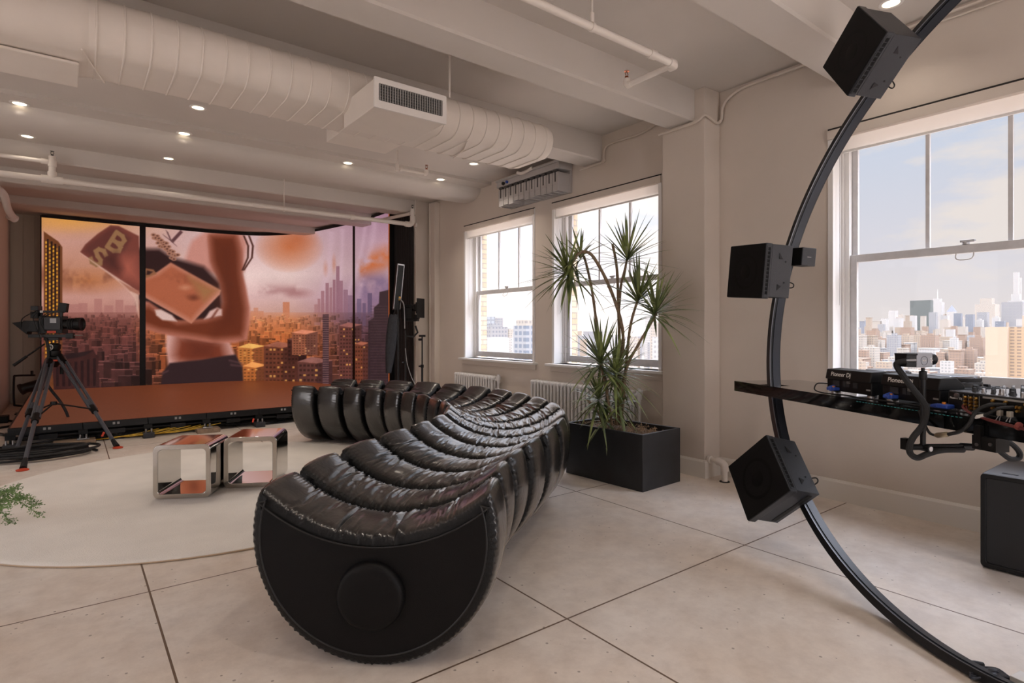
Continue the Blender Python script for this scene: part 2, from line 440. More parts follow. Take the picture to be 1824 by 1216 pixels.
_t = SCREENF.node_tree; _tr = N(_t, 'ShaderNodeBsdfTranslucent'); _tr.inputs[0].default_value = (0.9, 0.88, 0.85, 1); _mx = N(_t, 'ShaderNodeMixShader'); _mx.inputs[0].default_value = 0.62
_mx.inputs[0].default_value = 0.8; _t.links.new(_t.nodes['Principled BSDF'].outputs[0], _mx.inputs[1]); _t.links.new(_tr.outputs[0], _mx.inputs[2])
_tp = N(_t, 'ShaderNodeBsdfTransparent'); _m2 = N(_t, 'ShaderNodeMixShader'); _m2.inputs[0].default_value = 0.42; _t.links.new(_mx.outputs[0], _m2.inputs[1]); _t.links.new(_tp.outputs[0], _m2.inputs[2]); _t.links.new(_m2.outputs[0], _t.nodes['Material Output'].inputs[0])
DGAP = mat('dark_gap', (40, 36, 34), 0.8)
def build_window(n, y0, y1):
    r = thing('window_%d' % n, None, None, (WX, (y0+y1)/2, Z0)); r['kind'] = 'structure'
    # jamb lining and casing
    mb = MB()
    mb.box((WX-0.012, y1-0.03, Z0), (WX+0.15, y1+0.012, Z1)).box((WX-0.012, y0-0.012, Z0), (WX+0.15, y0+0.03, Z1))
    mb.box((WX+0.02, y0+0.03, Z1-0.03), (WX+0.2, y1-0.03, Z1))
    mb.box((WX+0.15, y1-0.085, Z0), (WX+0.24, y1, Z1)).box((WX+0.15, y0, Z0), (WX+0.24, y0+0.085, Z1)).box((WX+0.15, y0+0.085, Z1-0.06), (WX+0.24, y1-0.085, Z1))
    mb.box((WX+0.135, y1-0.05, Z0), (WX+0.15, y1-0.03, Z1)).box((WX+0.135, y0+0.03, Z0), (WX+0.15, y0+0.05, Z1))
    obj('window_frame', mb, TRIM, r, bevel=0.004)
    a0, a1 = y0+0.085, y1-0.085; rail = 1.925
    # upper sash (outer)
    mb = MB(); xo0, xo1 = WX+0.205, WX+0.238; sw = 0.042
    mb.box((xo0, a1-sw, rail-0.02), (xo1, a1, Z1-0.06)).box((xo0, a0, rail-0.02), (xo1, a0+sw, Z1-0.06)).box((xo0, a0+sw, Z1-0.11), (xo1, a1-sw, Z1-0.06)).box((xo0, a0+sw, rail-0.02), (xo1, a1-sw, rail+0.025))
    us = obj('upper_sash', mb, SASH, r, bevel=0.004)
    w3 = (a1-a0-2*sw)/3
    for k in (1, 2):
        yc = a0+sw+w3*k
        obj('muntin', MB().box((xo0+0.004, yc-0.013, rail+0.02), (xo1-0.004, yc+0.013, Z1-0.10)), SASH, us)
    obj('glass_pane', MB().box((xo0+0.014, a0+sw-0.005, rail+0.02), (xo0+0.018, a1-sw+0.005, Z1-0.105)), GLASS, us, smooth=False)
    # lower sash (inner)
    mb = MB(); xi0, xi1 = WX+0.165, WX+0.2; sw = 0.05
    mb.box((xi0, a1-sw, Z0+0.02), (xi1, a1, rail+0.03)).box((xi0, a0, Z0+0.02), (xi1, a0+sw, rail+0.03)).box((xi0, a0+sw, rail-0.03), (xi1, a1-sw, rail+0.03)).box((xi0, a0+sw, Z0+0.02), (xi1, a1-sw, Z0+0.10))
    ls = obj('lower_sash', mb, SASH, r, bevel=0.004)
    obj('glass_pane', MB().box((xi0+0.014, a0+sw-0.005, Z0+0.095), (xi0+0.018, a1-sw+0.005, rail-0.025)), GLASS, ls, smooth=False)
    yc = (a0+a1)/2
    mb = MB().cyl((xi0+0.015, yc, rail+0.03), (xi0+0.015, yc, rail+0.05), 0.022, 14).box((xi0-0.005, yc-0.055, rail+0.045), (xi0+0.03, yc+0.03, rail+0.062))
    obj('sash_lock', mb, STEEL if n == 3 else SASH, ls, bevel=0.003)
    obj('sash_pull', MB().tube(smooth_path([(xi0-0.004, yc-0.05, rail-0.028), (xi0-0.02, yc-0.05, rail-0.06), (xi0-0.024, yc-0.03, rail-0.078), (xi0-0.024, yc+0.03, rail-0.078), (xi0-0.02, yc+0.05, rail-0.06), (xi0-0.004, yc+0.05, rail-0.028)], 5), 0.004, 8), SASH, ls)
    # sill and roller shade
    obj('window_sill', MB().box((WX-0.085, y0-0.07, Z0-0.03), (WX+0.17, y1+0.07, Z0)), TRIM, r, bevel=0.008)
    obj('sill_apron', MB().box((WX-0.02, y0-0.04, Z0-0.10), (WX, y1+0.04, Z0-0.03)), WALL, r, bevel=0.004)
    mb = MB().box((WX-0.03, y0-0.01, 2.872), (WX+0.02, y1+0.01, 2.945))
    obj('shade_valance', mb, WALL, r, bevel=0.004)
    mb = MB().box((WX+0.02, y0+0.03, 2.765), (WX+0.024, y1-0.03, 2.90))
    sh = obj('roller_shade', mb, SCREENF, r, smooth=True)
    obj('roller_tube', MB().cyl((WX+0.055, y0+0.035, 2.91), (WX+0.055, y1-0.035, 2.91), 0.028, 16), TRIM, sh)
    obj('shade_hem', MB().box((WX+0.014, y0+0.03, 2.752), (WX+0.03, y1-0.03, 2.77)), TRIM, sh, bevel=0.003)
    obj('head_gap', MB().box((WX-0.014, y0-0.01, 2.945), (WX+0.01, y1+0.01, 2.962)), DGAP, r, smooth=False)
    # shade chain near the far jamb
    obj('shade_chain', MB().cyl((WX+0.06, y1-0.05, 2.87), (WX+0.06, y1-0.05, 1.55), 0.003, 6), SASH, r)
    return r
for i_, (a_, b_) in enumerate(OPEN): build_window(i_+1, a_, b_)

# ================================================================== RADIATORS
def radiator(y0, y1, ztop, label, valve_y=None):
    xb, xf = WX-0.19, WX-0.05
    r = thing('cast_iron_radiator', label, 'radiator', ((xb+xf)/2, (y0+y1)/2, 0), 'white column radiators under the windows')
    n = int(round((y1-y0)/0.062)); p = (y1-y0)/n
    proto = None
    for k in range(n):
        yc = y0+p*(k+0.5); mb = MB()
        for xx in (xb+0.022, (xb+xf)/2, xf-0.022):
            mb.tube([(xx, yc, 0.13), (xx, yc, 0.2), (xx, yc, ztop-0.06), (xx, yc, ztop-0.022)], [0.021, 0.0185, 0.0185, 0.021], 8)
        for zz in (0.15, ztop-0.035):
            mb.tube([(xb+0.004, yc, zz), (xb+0.02, yc, zz), (xf-0.02, yc, zz), (xf-0.004, yc, zz)], [0.012, 0.031, 0.031, 0.012], 10)
        obj('section', mb, TRIMR, r, angle=50)
    mb = MB()
    for zz in (0.15, ztop-0.035): mb.cyl(((xb+xf)/2, y0+0.01, zz), ((xb+xf)/2, y1-0.01, zz), 0.026, 12)
    obj('header_pipe', mb, TRIMR, r)
    for yy in (y0+p*0.5, y1-p*0.5):
        mb = MB()
        for xx in (xb+0.03, xf-0.03): mb.lathe([(0.022, 0.0), (0.018, 0.03), (0.016, 0.14)], (xx, yy, 0), seg=10)
        obj('foot', mb, TRIMR, r)
    xm = (xb+xf)/2
    mb = MB().tube(smooth_path([(xm, y0+0.01, ztop-0.06), (xm, y0-0.03, ztop-0.06), (xm, y0-0.055, ztop-0.09), (xm, y0-0.06, ztop-0.18), (xm, y0-0.06, 0.0)], 5), 0.017, 10)
    mb.cyl((xm, y0-0.06, ztop-0.10), (xm, y0-0.06, ztop-0.05), 0.026, 12).cyl((xm, y0-0.06, ztop-0.05), (xm, y0-0.06, ztop+0.0), 0.034, 14).cyl((xm, y0-0.06, ztop+0.0), (xm, y0-0.06, ztop+0.02), 0.02, 12)
    obj('valve_pipe', mb, TRIMR, r)
    return r
TRIMR = mat('radiator_paint', (216, 214, 212), 0.4)
radiator(6.52, 7.54, 0.715, 'white column radiator below the window nearest the video wall')
radiator(4.02, 5.70, 0.725, 'white column radiator behind the black planter and its spiky plant')

# white drain stub in the floor by the column
r = thing('drain_pipe', 'white elbow pipe rising from the floor beside the near column', 'pipe', (4.66, 2.93, 0))
PX, PY = 4.625, 2.915
mb = MB().tube(smooth_path([(PX, PY, 0), (PX, PY, 0.10), (PX, PY+0.005, 0.145), (PX+0.003, PY+0.04, 0.165), (PX+0.005, PY+0.09, 0.168)], 6), 0.026, 14)
mb.tube([(PX+0.005, PY+0.09, 0.168), (PX+0.015, PY+0.162, 0.168)], 0.02, 12)
obj('pipe', mb, WPIPE, r)
obj('coupling', MB().tube(smooth_path([(PX, PY, 0.095), (PX, PY+0.005, 0.145), (PX+0.003, PY+0.04, 0.165), (PX+0.005, PY+0.075, 0.168)], 5), 0.034, 14), WPIPE, r)
obj('floor_flange', MB().lathe([(0.045, 0.0), (0.045, 0.004), (0.03, 0.006)], (PX, PY, 0)), RUB, r)
obj('wall_cap', MB().cyl((PX+0.013, PY+0.145, 0.168), (PX+0.016, PY+0.17, 0.168), 0.036, 14), WPIPE, r)

# ================================================================== CEILING SERVICES
DL_ON = mat('lamp_lens', (255, 240, 214), 0.5, emit=(255, 238, 205), estr=4.0)
def downlight(x, y, z, label):
    pw = 2.0 if 8.0 < y < 8.4 else (8.0 if x > 4.3 else 36.0)
    r = thing('recessed_downlight', label, 'ceiling light', (x, y, z), 'recessed ceiling downlights', world=False)
    obj('trim_ring', MB().lathe([(0.052, -0.004), (0.056, -0.007), (0.072, -0.006), (0.076, -0.001), (0.076, 0.0)], seg=28, caps=False), WHT, r)
    obj('lens', MB().lathe([(0.0, -0.004), (0.05, -0.003), (0.054, -0.001)], seg=28), DL_ON, r)
    ld = bpy.data.lights.new('downlight_lamp', 'SPOT'); ld.energy = pw; ld.color = (1.0, 0.88, 0.75); ld.spot_size = radians(118); ld.spot_blend = 0.6; ld.shadow_soft_size = 0.05
    lo = bpy.data.objects.new('downlight_lamp', ld); COL.objects.link(lo); lo.parent = r; lo.location = (0, 0, -0.02)
for (x, y, z, lb) in ((0.975, 6.24, 3.495, 'lit downlight nearest the duct, above the left of the video wall'), (4.12, 6.18, 3.495, 'lit downlight beside the wall cable rack and duct end'),
        (-0.375, 7.02, 3.455, 'lit downlight at the left picture edge, in front of the deep beam'), (0.966, 7.02, 3.455, 'second lit downlight from the left along the deep beam'),
        (2.77, 7.0, 3.455, 'lit downlight in the middle of the row along the deep beam'), (4.10, 6.98, 3.455, 'lit downlight nearest the window wall in the row along the deep beam'),
        (-0.38, 8.33, 3.50, 'half hidden downlight behind the deep beam, above the sprinkler riser'), (0.975, 8.33, 3.50, 'half hidden downlight behind the deep beam, right of the sprinkler riser'),
        (4.44, 1.54, 3.58, 'lit downlight above the topmost ring loudspeaker')):
    downlight(x, y, z, lb)
for x in (-0.4, 1.0, 2.6): downlight(x, 0.9, 3.58, 'unseen downlight added to light the near part of the floor')  # extra lamps out of view, added to brighten the near floor

# insulated air duct along X, flat-oval section
DY0, DY1, DZ0, DZ1 = 3.93, 4.60, 2.93, 3.245
def oval(x, grow=0.0):
    cy, cz = (DY0+DY1)/2, (DZ0+DZ1)/2; hw, hh = (DY1-DY0)/2+grow, (DZ1-DZ0)/2+grow; rr = hh*0.98; out = []
    for (sy, sz, a0) in ((1, 1, 0), (-1, 1, pi/2), (-1, -1, pi), (1, -1, 1.5*pi)):
        for k in range(9):
            a = a0+pi/2*k/8
            out.append((x, cy+sy*(hw-rr)+rr*cos(a), cz+sz*(hh-rr)+rr*sin(a)))
    return out
def loft(rings, caps=True):
    mb = MB(); n = len(rings[0]); vs = [v for r_ in rings for v in r_]; fs = []
    for i in range(len(rings)-1):
        for k in range(n):
            k2 = (k+1) % n; fs.append([i*n+k, i*n+k2, (i+1)*n+k2, (i+1)*n+k])
    if caps: fs += [list(range(n))[::-1], [(len(rings)-1)*n+k for k in range(n)]]
    return mb.add(vs, fs)
duct = thing('air_duct', 'large white wrapped ventilation duct running below the ceiling beams', 'duct', (0, 4.26, 2.93))
obj('duct_body', loft([oval(-0.02), oval(3.42), oval(3.50, -0.012), oval(3.53, -0.05)]), DUCT, duct, angle=50)
# smooth wider length at the left end, with a flat tray below
obj('duct_sleeve', loft([oval(-5.4, 0.010), oval(0.04, 0.010), oval(0.08, 0.0)]), DUCT, duct, angle=50)
obj('duct_tray', MB().box((-5.4, 4.20, 2.896), (0.04, 4.60, 2.913)), DUCT, duct, bevel=0.006)
for k in range(26):
    x = 0.11+0.132*k
    obj('band', loft([oval(x, 0.001), oval(x+0.003, 0.006), oval(x+0.009, 0.006), oval(x+0.012, 0.001)], False), DUCT, duct, angle=60)
for pts in ([(0.05, DY0+0.10, DZ0-0.006), (0.10, DY0+0.30, DZ0-0.006), (0.17, DY1-0.12, DZ0-0.006)], [(2.62, DY0+0.10, DZ0-0.006), (2.72, DY0+0.30, DZ0-0.006), (2.78, DY1-0.1, DZ0-0.006)]):
    obj('tape_strip', MB().tube(pts, 0.006, 6), DUCT, duct)
# register boxes: near one with a grille, one on the far side
gx0, gx1, gz0, gz1, gy = 1.62, 2.10, 2.985, 3.205, 3.62
P_TL, P_TR, P_BR, P_BL = (668, 135), (795, 163), (793, 220), (669, 195)
GY = 3.55
q0, q1 = onY(668, 135, GY), onY(793, 220, GY); q2 = onY(669, 203, GY)
GX0, GX1 = q0.x, q1.x; GZT, GZB = q0.z-0.01, q1.z
bx = MB().box((GX0, GY+0.006, GZB), (GX1, DY0+0.16, GZT))
obj('register_box', bx, DUCT, duct, bevel=0.004)
mb = MB().plate(rrect(GX1-GX0+0.016, GZT-GZB+0.016, 0.004, 1, (GX0+GX1)/2, (GZT+GZB)/2), rrect(GX1-GX0-0.05, GZT-GZB-0.075, 0.004, 1, (GX0+GX1)/2, (GZT+GZB)/2+0.006), GY-0.006, GY+0.006, lambda p, d: (p[0], d, p[1]))
gf = obj('register_frame', mb, WHT, duct, bevel=0.002)
obj('register_back', MB().box((GX0+0.02, GY+0.002, GZB+0.035), (GX1-0.02, GY+0.006, GZT-0.03)), mat('duct_inside', (52, 50, 50), 0.8), gf)
nv = 26; iw = GX1-GX0-0.05
mb = MB()
for k in range(nv): mb.box((GX0+0.025+iw*(k+0.25)/nv, GY-0.006, GZB+0.045), (GX0+0.025+iw*(k+0.6)/nv, GY+0.004, GZT-0.03))
for k in range(6): zz = GZB+0.045+(GZT-GZB-0.075)*(k+0.5)/6; mb.box((GX0+0.025, GY-0.001, zz-0.0008), (GX1-0.025, GY+0.003, zz+0.0008))
obj('grille', mb, GREYP, gf, smooth=False)
obj('register_box', MB().box((1.73, DY1-0.10, 2.95), (2.27, 4.85, 3.10)), DUCT, duct, bevel=0.004)
# hanger rod of the duct
mb = MB().cyl((2.42, 3.98, 3.22), (2.42, 3.98, 3.57), 0.009, 8).cyl((2.30, 3.86, 3.55), (2.42, 3.98, 3.55), 0.006, 6)
obj('hanger_rod', mb, DUCT, duct)

def sprinkler(mb, x, y, z, up=1):
    mb.cyl((x, y, z), (x, y, z+0.018*up), 0.014, 10); mb.cyl((x, y, z+0.055*up), (x, y, z+0.058*up), 0.02, 14)
    mb.tube([(x-0.004, y, z+0.016*up), (x-0.016, y, z+0.035*up), (x-0.004, y, z+0.054*up)], 0.003, 6); mb.tube([(x+0.004, y, z+0.016*up), (x+0.016, y, z+0.035*up), (x+0.004, y, z+0.054*up)], 0.003, 6)
    return mb
# sprinkler line over the near bay
PZ = 3.2
s0, s1, s2 = onZ(900, -18, PZ), onZ(1203, 114, PZ), onZ(1119, 152, PZ)
s1 = Vector((s1.x, 2.49, PZ)); s2 = Vector((s1.x, s2.y, PZ)); s0 = Vector((-5.4, 2.49, PZ))
sp_ = thing('sprinkler_pipe', 'white sprinkler pipe crossing the near ceiling bay, ending in an elbow', 'pipe', s1)
obj('main_pipe', MB().cyl(s0, s1, 0.024, 14), WPIPE, sp_)
obj('branch_pipe', MB().cyl(s1, s2, 0.020, 14), WPIPE, sp_)
obj('elbow', MB().tube([s1+Vector((-0.06, 0, 0)), s1+Vector((-0.01, 0, 0)), s1+Vector((0.01, 0.012, 0)), s1+Vector((0.012, 0.05, 0))], 0.031, 14), WPIPE, sp_)
obj('coupling', MB().cyl(s1+Vector((-0.27, 0, 0)), s1+Vector((-0.21, 0, 0)), 0.031, 14), WPIPE, sp_)
obj('elbow', MB().tube([s2+Vector((0, -0.03, 0)), s2+Vector((0, 0, 0)), s2+Vector((0, 0.008, 0.01)), s2+Vector((0, 0.008, 0.05))], 0.026, 14), WPIPE, sp_)
tag(obj('sprinkler_head', sprinkler(MB(), s2.x, s2.y+0.008, PZ+0.05), COPPER, sp_), 'copper sprinkler head', None)
hx = onZ(1057, 47, PZ).x
obj('hanger', MB().cyl((hx, 2.49, PZ+0.02), (hx, 2.49, 3.58), 0.006, 8).lathe([(0.027, -0.012), (0.029, -0.012), (0.029, 0.012), (0.027, 0.012)], (hx, 2.49, PZ), (1, 0, 0), 18).box((hx-0.012, 2.484, PZ+0.02), (hx+0.012, 2.496, PZ+0.09)), WPIPE, sp_)

# sprinkler line in front of the video wall
PZ = 3.08; y2 = 8.47
a0 = Vector((-5.4, y2, PZ)); a1 = Vector((4.40, y2, PZ))
sq = thing('sprinkler_pipe', 'long white sprinkler pipe hanging in front of the video wall top', 'pipe', a1)
obj('main_pipe', MB().cyl(a0, a1, 0.034, 14), WPIPE, sq)
rx = onY(93, 310, y2).x
obj('tee', MB().cyl((rx-0.10, y2, PZ), (rx+0.10, y2, PZ), 0.046, 16).cyl((rx, y2, PZ), (rx, y2, PZ+0.09), 0.044, 16), WPIPE, sq)
obj('riser', MB().cyl((rx, y2, PZ+0.05), (rx, y2, PZ+0.27), 0.034, 14).cyl((rx, y2, PZ+0.15), (rx, y2, PZ+0.22), 0.042, 14), WPIPE, sq)
obj('branch_pipe', MB().cyl((rx, y2, PZ+0.2), (-5.4, y2, PZ+0.2), 0.024, 12).cyl((rx-0.1, y2, PZ+0.2), (rx-0.03, y2, PZ+0.2), 0.032, 12), WPIPE, sq)
tag(obj('sprinkler_head', sprinkler(MB(), rx, y2, PZ+0.27), BLK2, sq), 'dark sprinkler head on the riser', None)
obj('elbow', MB().tube(smooth_path([a1+Vector((-0.09, 0, 0)), a1, a1+Vector((0.045, 0, 0.05)), a1+Vector((0.045, 0, 0.14))], 5), 0.044, 14), WPIPE, sq)
obj('riser', MB().cyl(a1+Vector((0.045, 0, 0.1)), a1+Vector((0.045, 0, 0.26)), 0.032, 14).cyl(a1+Vector((0.045, 0, 0.16)), a1+Vector((0.045, 0, 0.21)), 0.04, 14), WPIPE, sq)
obj('branch_pipe', MB().cyl(a1+Vector((0.02, 0.02, 0.18)), a1+Vector((-0.12, 0.75, 0.18)), 0.028, 12), WPIPE, sq)
tag(obj('sprinkler_head', sprinkler(MB(), a1.x+0.045, y2, PZ+0.26), BLK2, sq), 'dark sprinkler head at the pipe end', None)
obj('coupling', MB().cyl((onY(627, 385, y2).x-0.03, y2, PZ), (onY(627, 385, y2).x+0.03, y2, PZ), 0.044, 14), WPIPE, sq)
for u in (506, 740):
    hx = onY(u, 370, y2).x
    obj('hanger', MB().cyl((hx, y2, PZ+0.03), (hx, y2, 3.50), 0.006, 8).lathe([(0.036, -0.012), (0.041, -0.012), (0.041, 0.012), (0.036, 0.012)], (hx, y2, PZ), (1, 0, 0), 18), WPIPE, sq)
# short sprinkler drop under the plaster bay
b0, b1 = onZ(708, 300, 3.28), onZ(766, 306, 3.28); b1.y = b0.y
sr = thing('sprinkler_pipe', 'short white sprinkler pipe on a rod below the duct register', 'pipe', b0)
obj('main_pipe', MB().cyl(b0, b1, 0.017, 12), WPIPE, sr)
obj('hanger', MB().cyl(b0, (b0.x, b0.y, 3.495), 0.009, 8).cyl(b0+Vector((-0.005, 0, -0.03)), b0+Vector((-0.005, 0, 0.05)), 0.022, 12), WPIPE, sr)
obj('coupling', MB().cyl(b0+Vector((0.03, 0, 0)), b0+Vector((0.06, 0, 0)), 0.026, 12), WPIPE, sr)
obj('elbow', MB().tube([b1+Vector((-0.03, 0, 0)), b1, b1+Vector((0.012, 0, 0.012)), b1+Vector((0.012, 0, 0.05))], 0.025, 12), WPIPE, sr)
tag(obj('sprinkler_head', sprinkler(MB(), b1.x+0.012, b1.y, b1.z+0.05), COPPER, sr), 'copper sprinkler head', None)

# conduits along the window wall
c1 = smooth_path([(4.815, 2.06, 3.545), (4.815, 2.5, 3.545), (4.815, 2.85, 3.54), (4.815, 3.0, 3.49), (4.815, 3.055, 3.42), (4.815, 3.065, 3.33), (4.80, 3.078, 3.29), (4.74, 3.08, 3.275), (4.60, 3.075, 3.305), (4.578, 3.10, 3.305), (4.578, 3.2, 3.27), (4.578, 3.60, 3.265)], 5)
tag(obj('wall_conduit', MB().tube(c1, 0.014, 8), WALL), 'painted conduit that bends around the top of the near column', 'conduit')
c2 = smooth_path([(4.818, 3.60, 3.55), (4.818, 4.0, 3.45), (4.818, 4.3, 3.45), (4.818, 4.5, 3.44), (4.818, 4.56, 3.38), (4.818, 4.565, 3.30), (4.818, 4.58, 3.265), (4.818, 4.95, 3.262)], 5)
tag(obj('wall_conduit', MB().tube(c2, 0.013, 8), WALL), 'painted conduit above the windows that drops under a beam end', 'conduit')
c3 = [(4.818, 1.74, 3.545), (4.818, 0.9, 3.55), (4.818, -2.0, 3.55)]
tag(obj('wall_conduit', MB().tube(c3, 0.013, 8).tube([(4.822, 1.74, 3.505), (4.822, -2.0, 3.505)], 0.008, 8), WALL), 'pair of painted conduits above the large right window', 'conduit')
# white pipe climbing the wall at the far left
tag(obj('wall_pipe', MB().tube(smooth_path([onZ(-14, 330, 3.2), onZ(6, 345, 3.15), onZ(14, 372, 3.02), onZ(24, 388, 2.95)], 5), 0.045, 12).cyl(onZ(17, 384, 2.97), onZ(27, 390, 2.94), 0.055, 14), WPIPE), 'white elbow pipe below the beams at the left picture edge', 'pipe')

# cable rack with a row of junction boxes on the wall above the windows
cr_ = thing('cable_rack', 'grey wall rack holding a row of junction boxes below the duct end', 'cable rack', (4.70, 5.75, 3.1))
k0, k1 = onX(890, 350, 4.66), onX(1000, 290, 4.66)
YA, YB = onX(1000, 330, 4.66).y, onX(893, 350, 4.66).y
RK = mat('rack_grey', (176, 172, 170), 0.5)
obj('back_plate', MB().box((4.80, YA, 3.02), (4.84, YB, 3.36)), RK, cr_, bevel=0.004)
obj('top_channel', MB().box((4.60, YA-0.02, 3.28), (4.82, YB+0.03, 3.37)).box((4.58, YA-0.02, 3.35), (4.62, YB+0.03, 3.375)), RK, cr_, bevel=0.004)
nb = 11
for k in range(nb):
    ya = YA+(YB-YA)*k/nb; w_ = (YB-YA)/nb
    dz = (0, 0, 0, .01, 0, 0, .02, .03, 0, .01, 0)[k]
    b_ = obj('junction_box', MB().plate(rrect(0.20, w_*0.92, 0.006, 1, 4.71, ya+w_/2), rrect(0.17, w_*0.74, 0.006, 1, 4.71, ya+w_/2), 3.02+dz, 3.10, lambda p, d: (p[0], p[1], d)).box((4.61, ya+w_*0.04, 3.10), (4.81, ya+w_*0.96, 3.245)), RK, cr_, bevel=0.003)
    obj('lead_slot', MB().box((4.606, ya+w_*0.42, 3.13), (4.612, ya+w_*0.58, 3.25)).box((4.606, ya+w_*0.2, 3.252), (4.64, ya+w_*0.85, 3.276)), mat('slot_dark', (70, 68, 68), 0.7), b_)
obj('blue_plug', MB().cyl((4.575, YB-0.22, 3.315), (4.605, YB-0.22, 3.315), 0.018, 12), BLUE, cr_)
obj('black_plug', MB().cyl((4.575, YB-0.14, 3.31), (4.605, YB-0.14, 3.31), 0.022, 12), RUB, cr_)
obj('cable_cover', MB().tube(smooth_path([(4.58, YA+0.45, 3.38), (4.57, YA+0.55, 3.355), (4.57, YA+0.65, 3.35), (4.58, YA+0.75, 3.385)], 5), 0.02, 8), WPIPE, cr_)
# ================================================================== RUG
RUGM = mat('cream_pile', (238, 233, 226), 0.95, spec=0.1, noise=0.06, nscale=2.2, bump=0.5, bscale=140)
mb = MB().lathe([(1.775, 0.0), (1.79, 0.004), (1.79, 0.010)], (1.05, 5.59, 0.001), seg=160)
rug = obj('round_rug', MB().lathe([(1.795, 0.0), (1.81, 0.006), (1.812, 0.014), (1.80, 0.021), (1.78, 0.024), (1.2, 0.024), (0.6, 0.024), (0.0, 0.024)], (1.05, 5.59, 0.001), seg=160), RUGM, angle=60)
tag(rug, 'large round cream rug under the two steel cube tables', 'rug')
obj('binding', MB().tube([(1.05+1.806*cos(2*pi*k/160), 5.59+1.806*sin(2*pi*k/160), 0.008) for k in range(160)], 0.007, 6, closed=True), mat('rug_binding', (196, 172, 146), 0.9), rug)
RUGZ = 0.026

# ================================================================== STEEL CUBE TABLES
def cube_table(p0, p1, p2, label):
    """p0, p1: the front bottom corners on the floor (left, right); p2: right rear"""
    ex = Vector((p1.x-p0.x, p1.y-p0.y, 0)); w = ex.length; ang = atan2(ex.y, ex.x)
    dpt = 0.43
    t = thing('steel_cube_table', label, 'side table', (p0.x, p0.y, RUGZ), 'polished steel cube tables on the rug', world=False, rot=(0, 0, ang))
    hgt = 0.425; w = 0.425
    fr = lambda p, d: (p[0], d, p[1])
    out = rrect(w, hgt, 0.05, 8, w/2, hgt/2); inn = rrect(w-0.075, hgt-0.075, 0.032, 8, w/2, hgt/2)
    mb = MB().plate(out, inn, 0.0, dpt, fr)
    obj('shell', mb, CHR, t, bevel=0.003, angle=30)
    out2 = rrect(w-0.012, hgt-0.012, 0.045, 8, w/2, hgt/2)
    inn2 = rrect(w-0.066, hgt-0.066, 0.036, 8, w/2, hgt/2)
    obj('front_rim', MB().plate(out2, inn2, -0.0025, 0.0, fr), BRUSH, t, angle=30)
    return t
BRUSH = mat('satin_steel', (196, 190, 182), 0.12, metal=1.0)
cube_table(onZ(272, 890, RUGZ), onZ(370, 886, RUGZ), None, 'polished steel open cube table, the left one nearer the front')
cube_table(onZ(398, 870, RUGZ), onZ(487, 866, RUGZ), None, 'polished steel open cube table, the right one set further back')

# ================================================================== SOFA
LEATHER = bpy.data.materials.new('black_leather'); LEATHER.use_nodes = True
_t = LEATHER.node_tree; _b = _t.nodes['Principled BSDF']
_b.inputs['Base Color'].default_value = (*lin((9, 9, 11)), 1); _b.inputs['Roughness'].default_value = 0.34; _b.inputs['Specular IOR Level'].default_value = 0.4; _b.inputs['Coat Weight'].default_value = 0.9; _b.inputs['Coat Roughness'].default_value = 0.15; _b.inputs['Coat IOR'].default_value = 1.68
_tc = _t.nodes.new('ShaderNodeTexCoord')
_n1 = N(_t, 'ShaderNodeTexNoise', Scale=14.0, Detail=4.0, Distortion=1.5); _t.links.new(_tc.outputs['Object'], _n1.inputs['Vector'])
_n2 = N(_t, 'ShaderNodeTexNoise', Scale=220.0, Detail=2.0); _t.links.new(_tc.outputs['Object'], _n2.inputs['Vector'])
_ma = _t.nodes.new('ShaderNodeMath'); _ma.operation = 'MULTIPLY_ADD'; _t.links.new(_n2.outputs[0], _ma.inputs[0]); _ma.inputs[1].default_value = 0.06; _t.links.new(_n1.outputs[0], _ma.inputs[2])
_bp = N(_t, 'ShaderNodeBump', Strength=0.30, Distance=0.008); _t.links.new(_ma.outputs[0], _bp.inputs['Height']); _t.links.new(_bp.outputs[0], _b.inputs['Normal'])
LEATHER_FLAT = mat('black_leather_panel', (9, 8, 9), 0.5, spec=0.2, bump=0.12, bscale=300)
GUSSET = mat('gathered_leather', (13, 13, 14), 0.5, spec=0.3, bump=0.3, bscale=90)
SEAM = mat('leather_seam', (12, 12, 13), 0.5)

SOFA_PATH = [(0.945, 2.155), (1.36, 2.60), (1.75, 2.90), (2.28, 3.26), (2.72, 3.64), (3.05, 4.15), (3.22, 4.75), (3.27, 5.35), (3.17, 5.95), (2.93, 6.50), (2.62, 6.95), (2.40, 7.22)]
_sp = smooth_path([(x, y, 0) for x, y in SOFA_PATH], 40)
_cum = [0.0]
for i in range(1, len(_sp)): _cum.append(_cum[-1]+(_sp[i]-_sp[i-1]).length)
SOFA_L = _cum[-1]
def sofa_at(s):
    """centre point and tangent on the plan curve, extended straight past the ends"""
    sc = min(max(s, 0.0), SOFA_L)
    k = int(np.searchsorted(_cum, sc)); k = min(max(k, 1), len(_sp)-1)
    f = (sc-_cum[k-1])/max(1e-9, _cum[k]-_cum[k-1])
    p = _sp[k-1].lerp(_sp[k], f)
    k0, k1 = max(k-14, 0), min(k+13, len(_sp)-1)
    d = (_sp[k1]-_sp[k0]).normalized()
    return p+d*(s-sc), d
SR, SZC = 0.515, 0.512
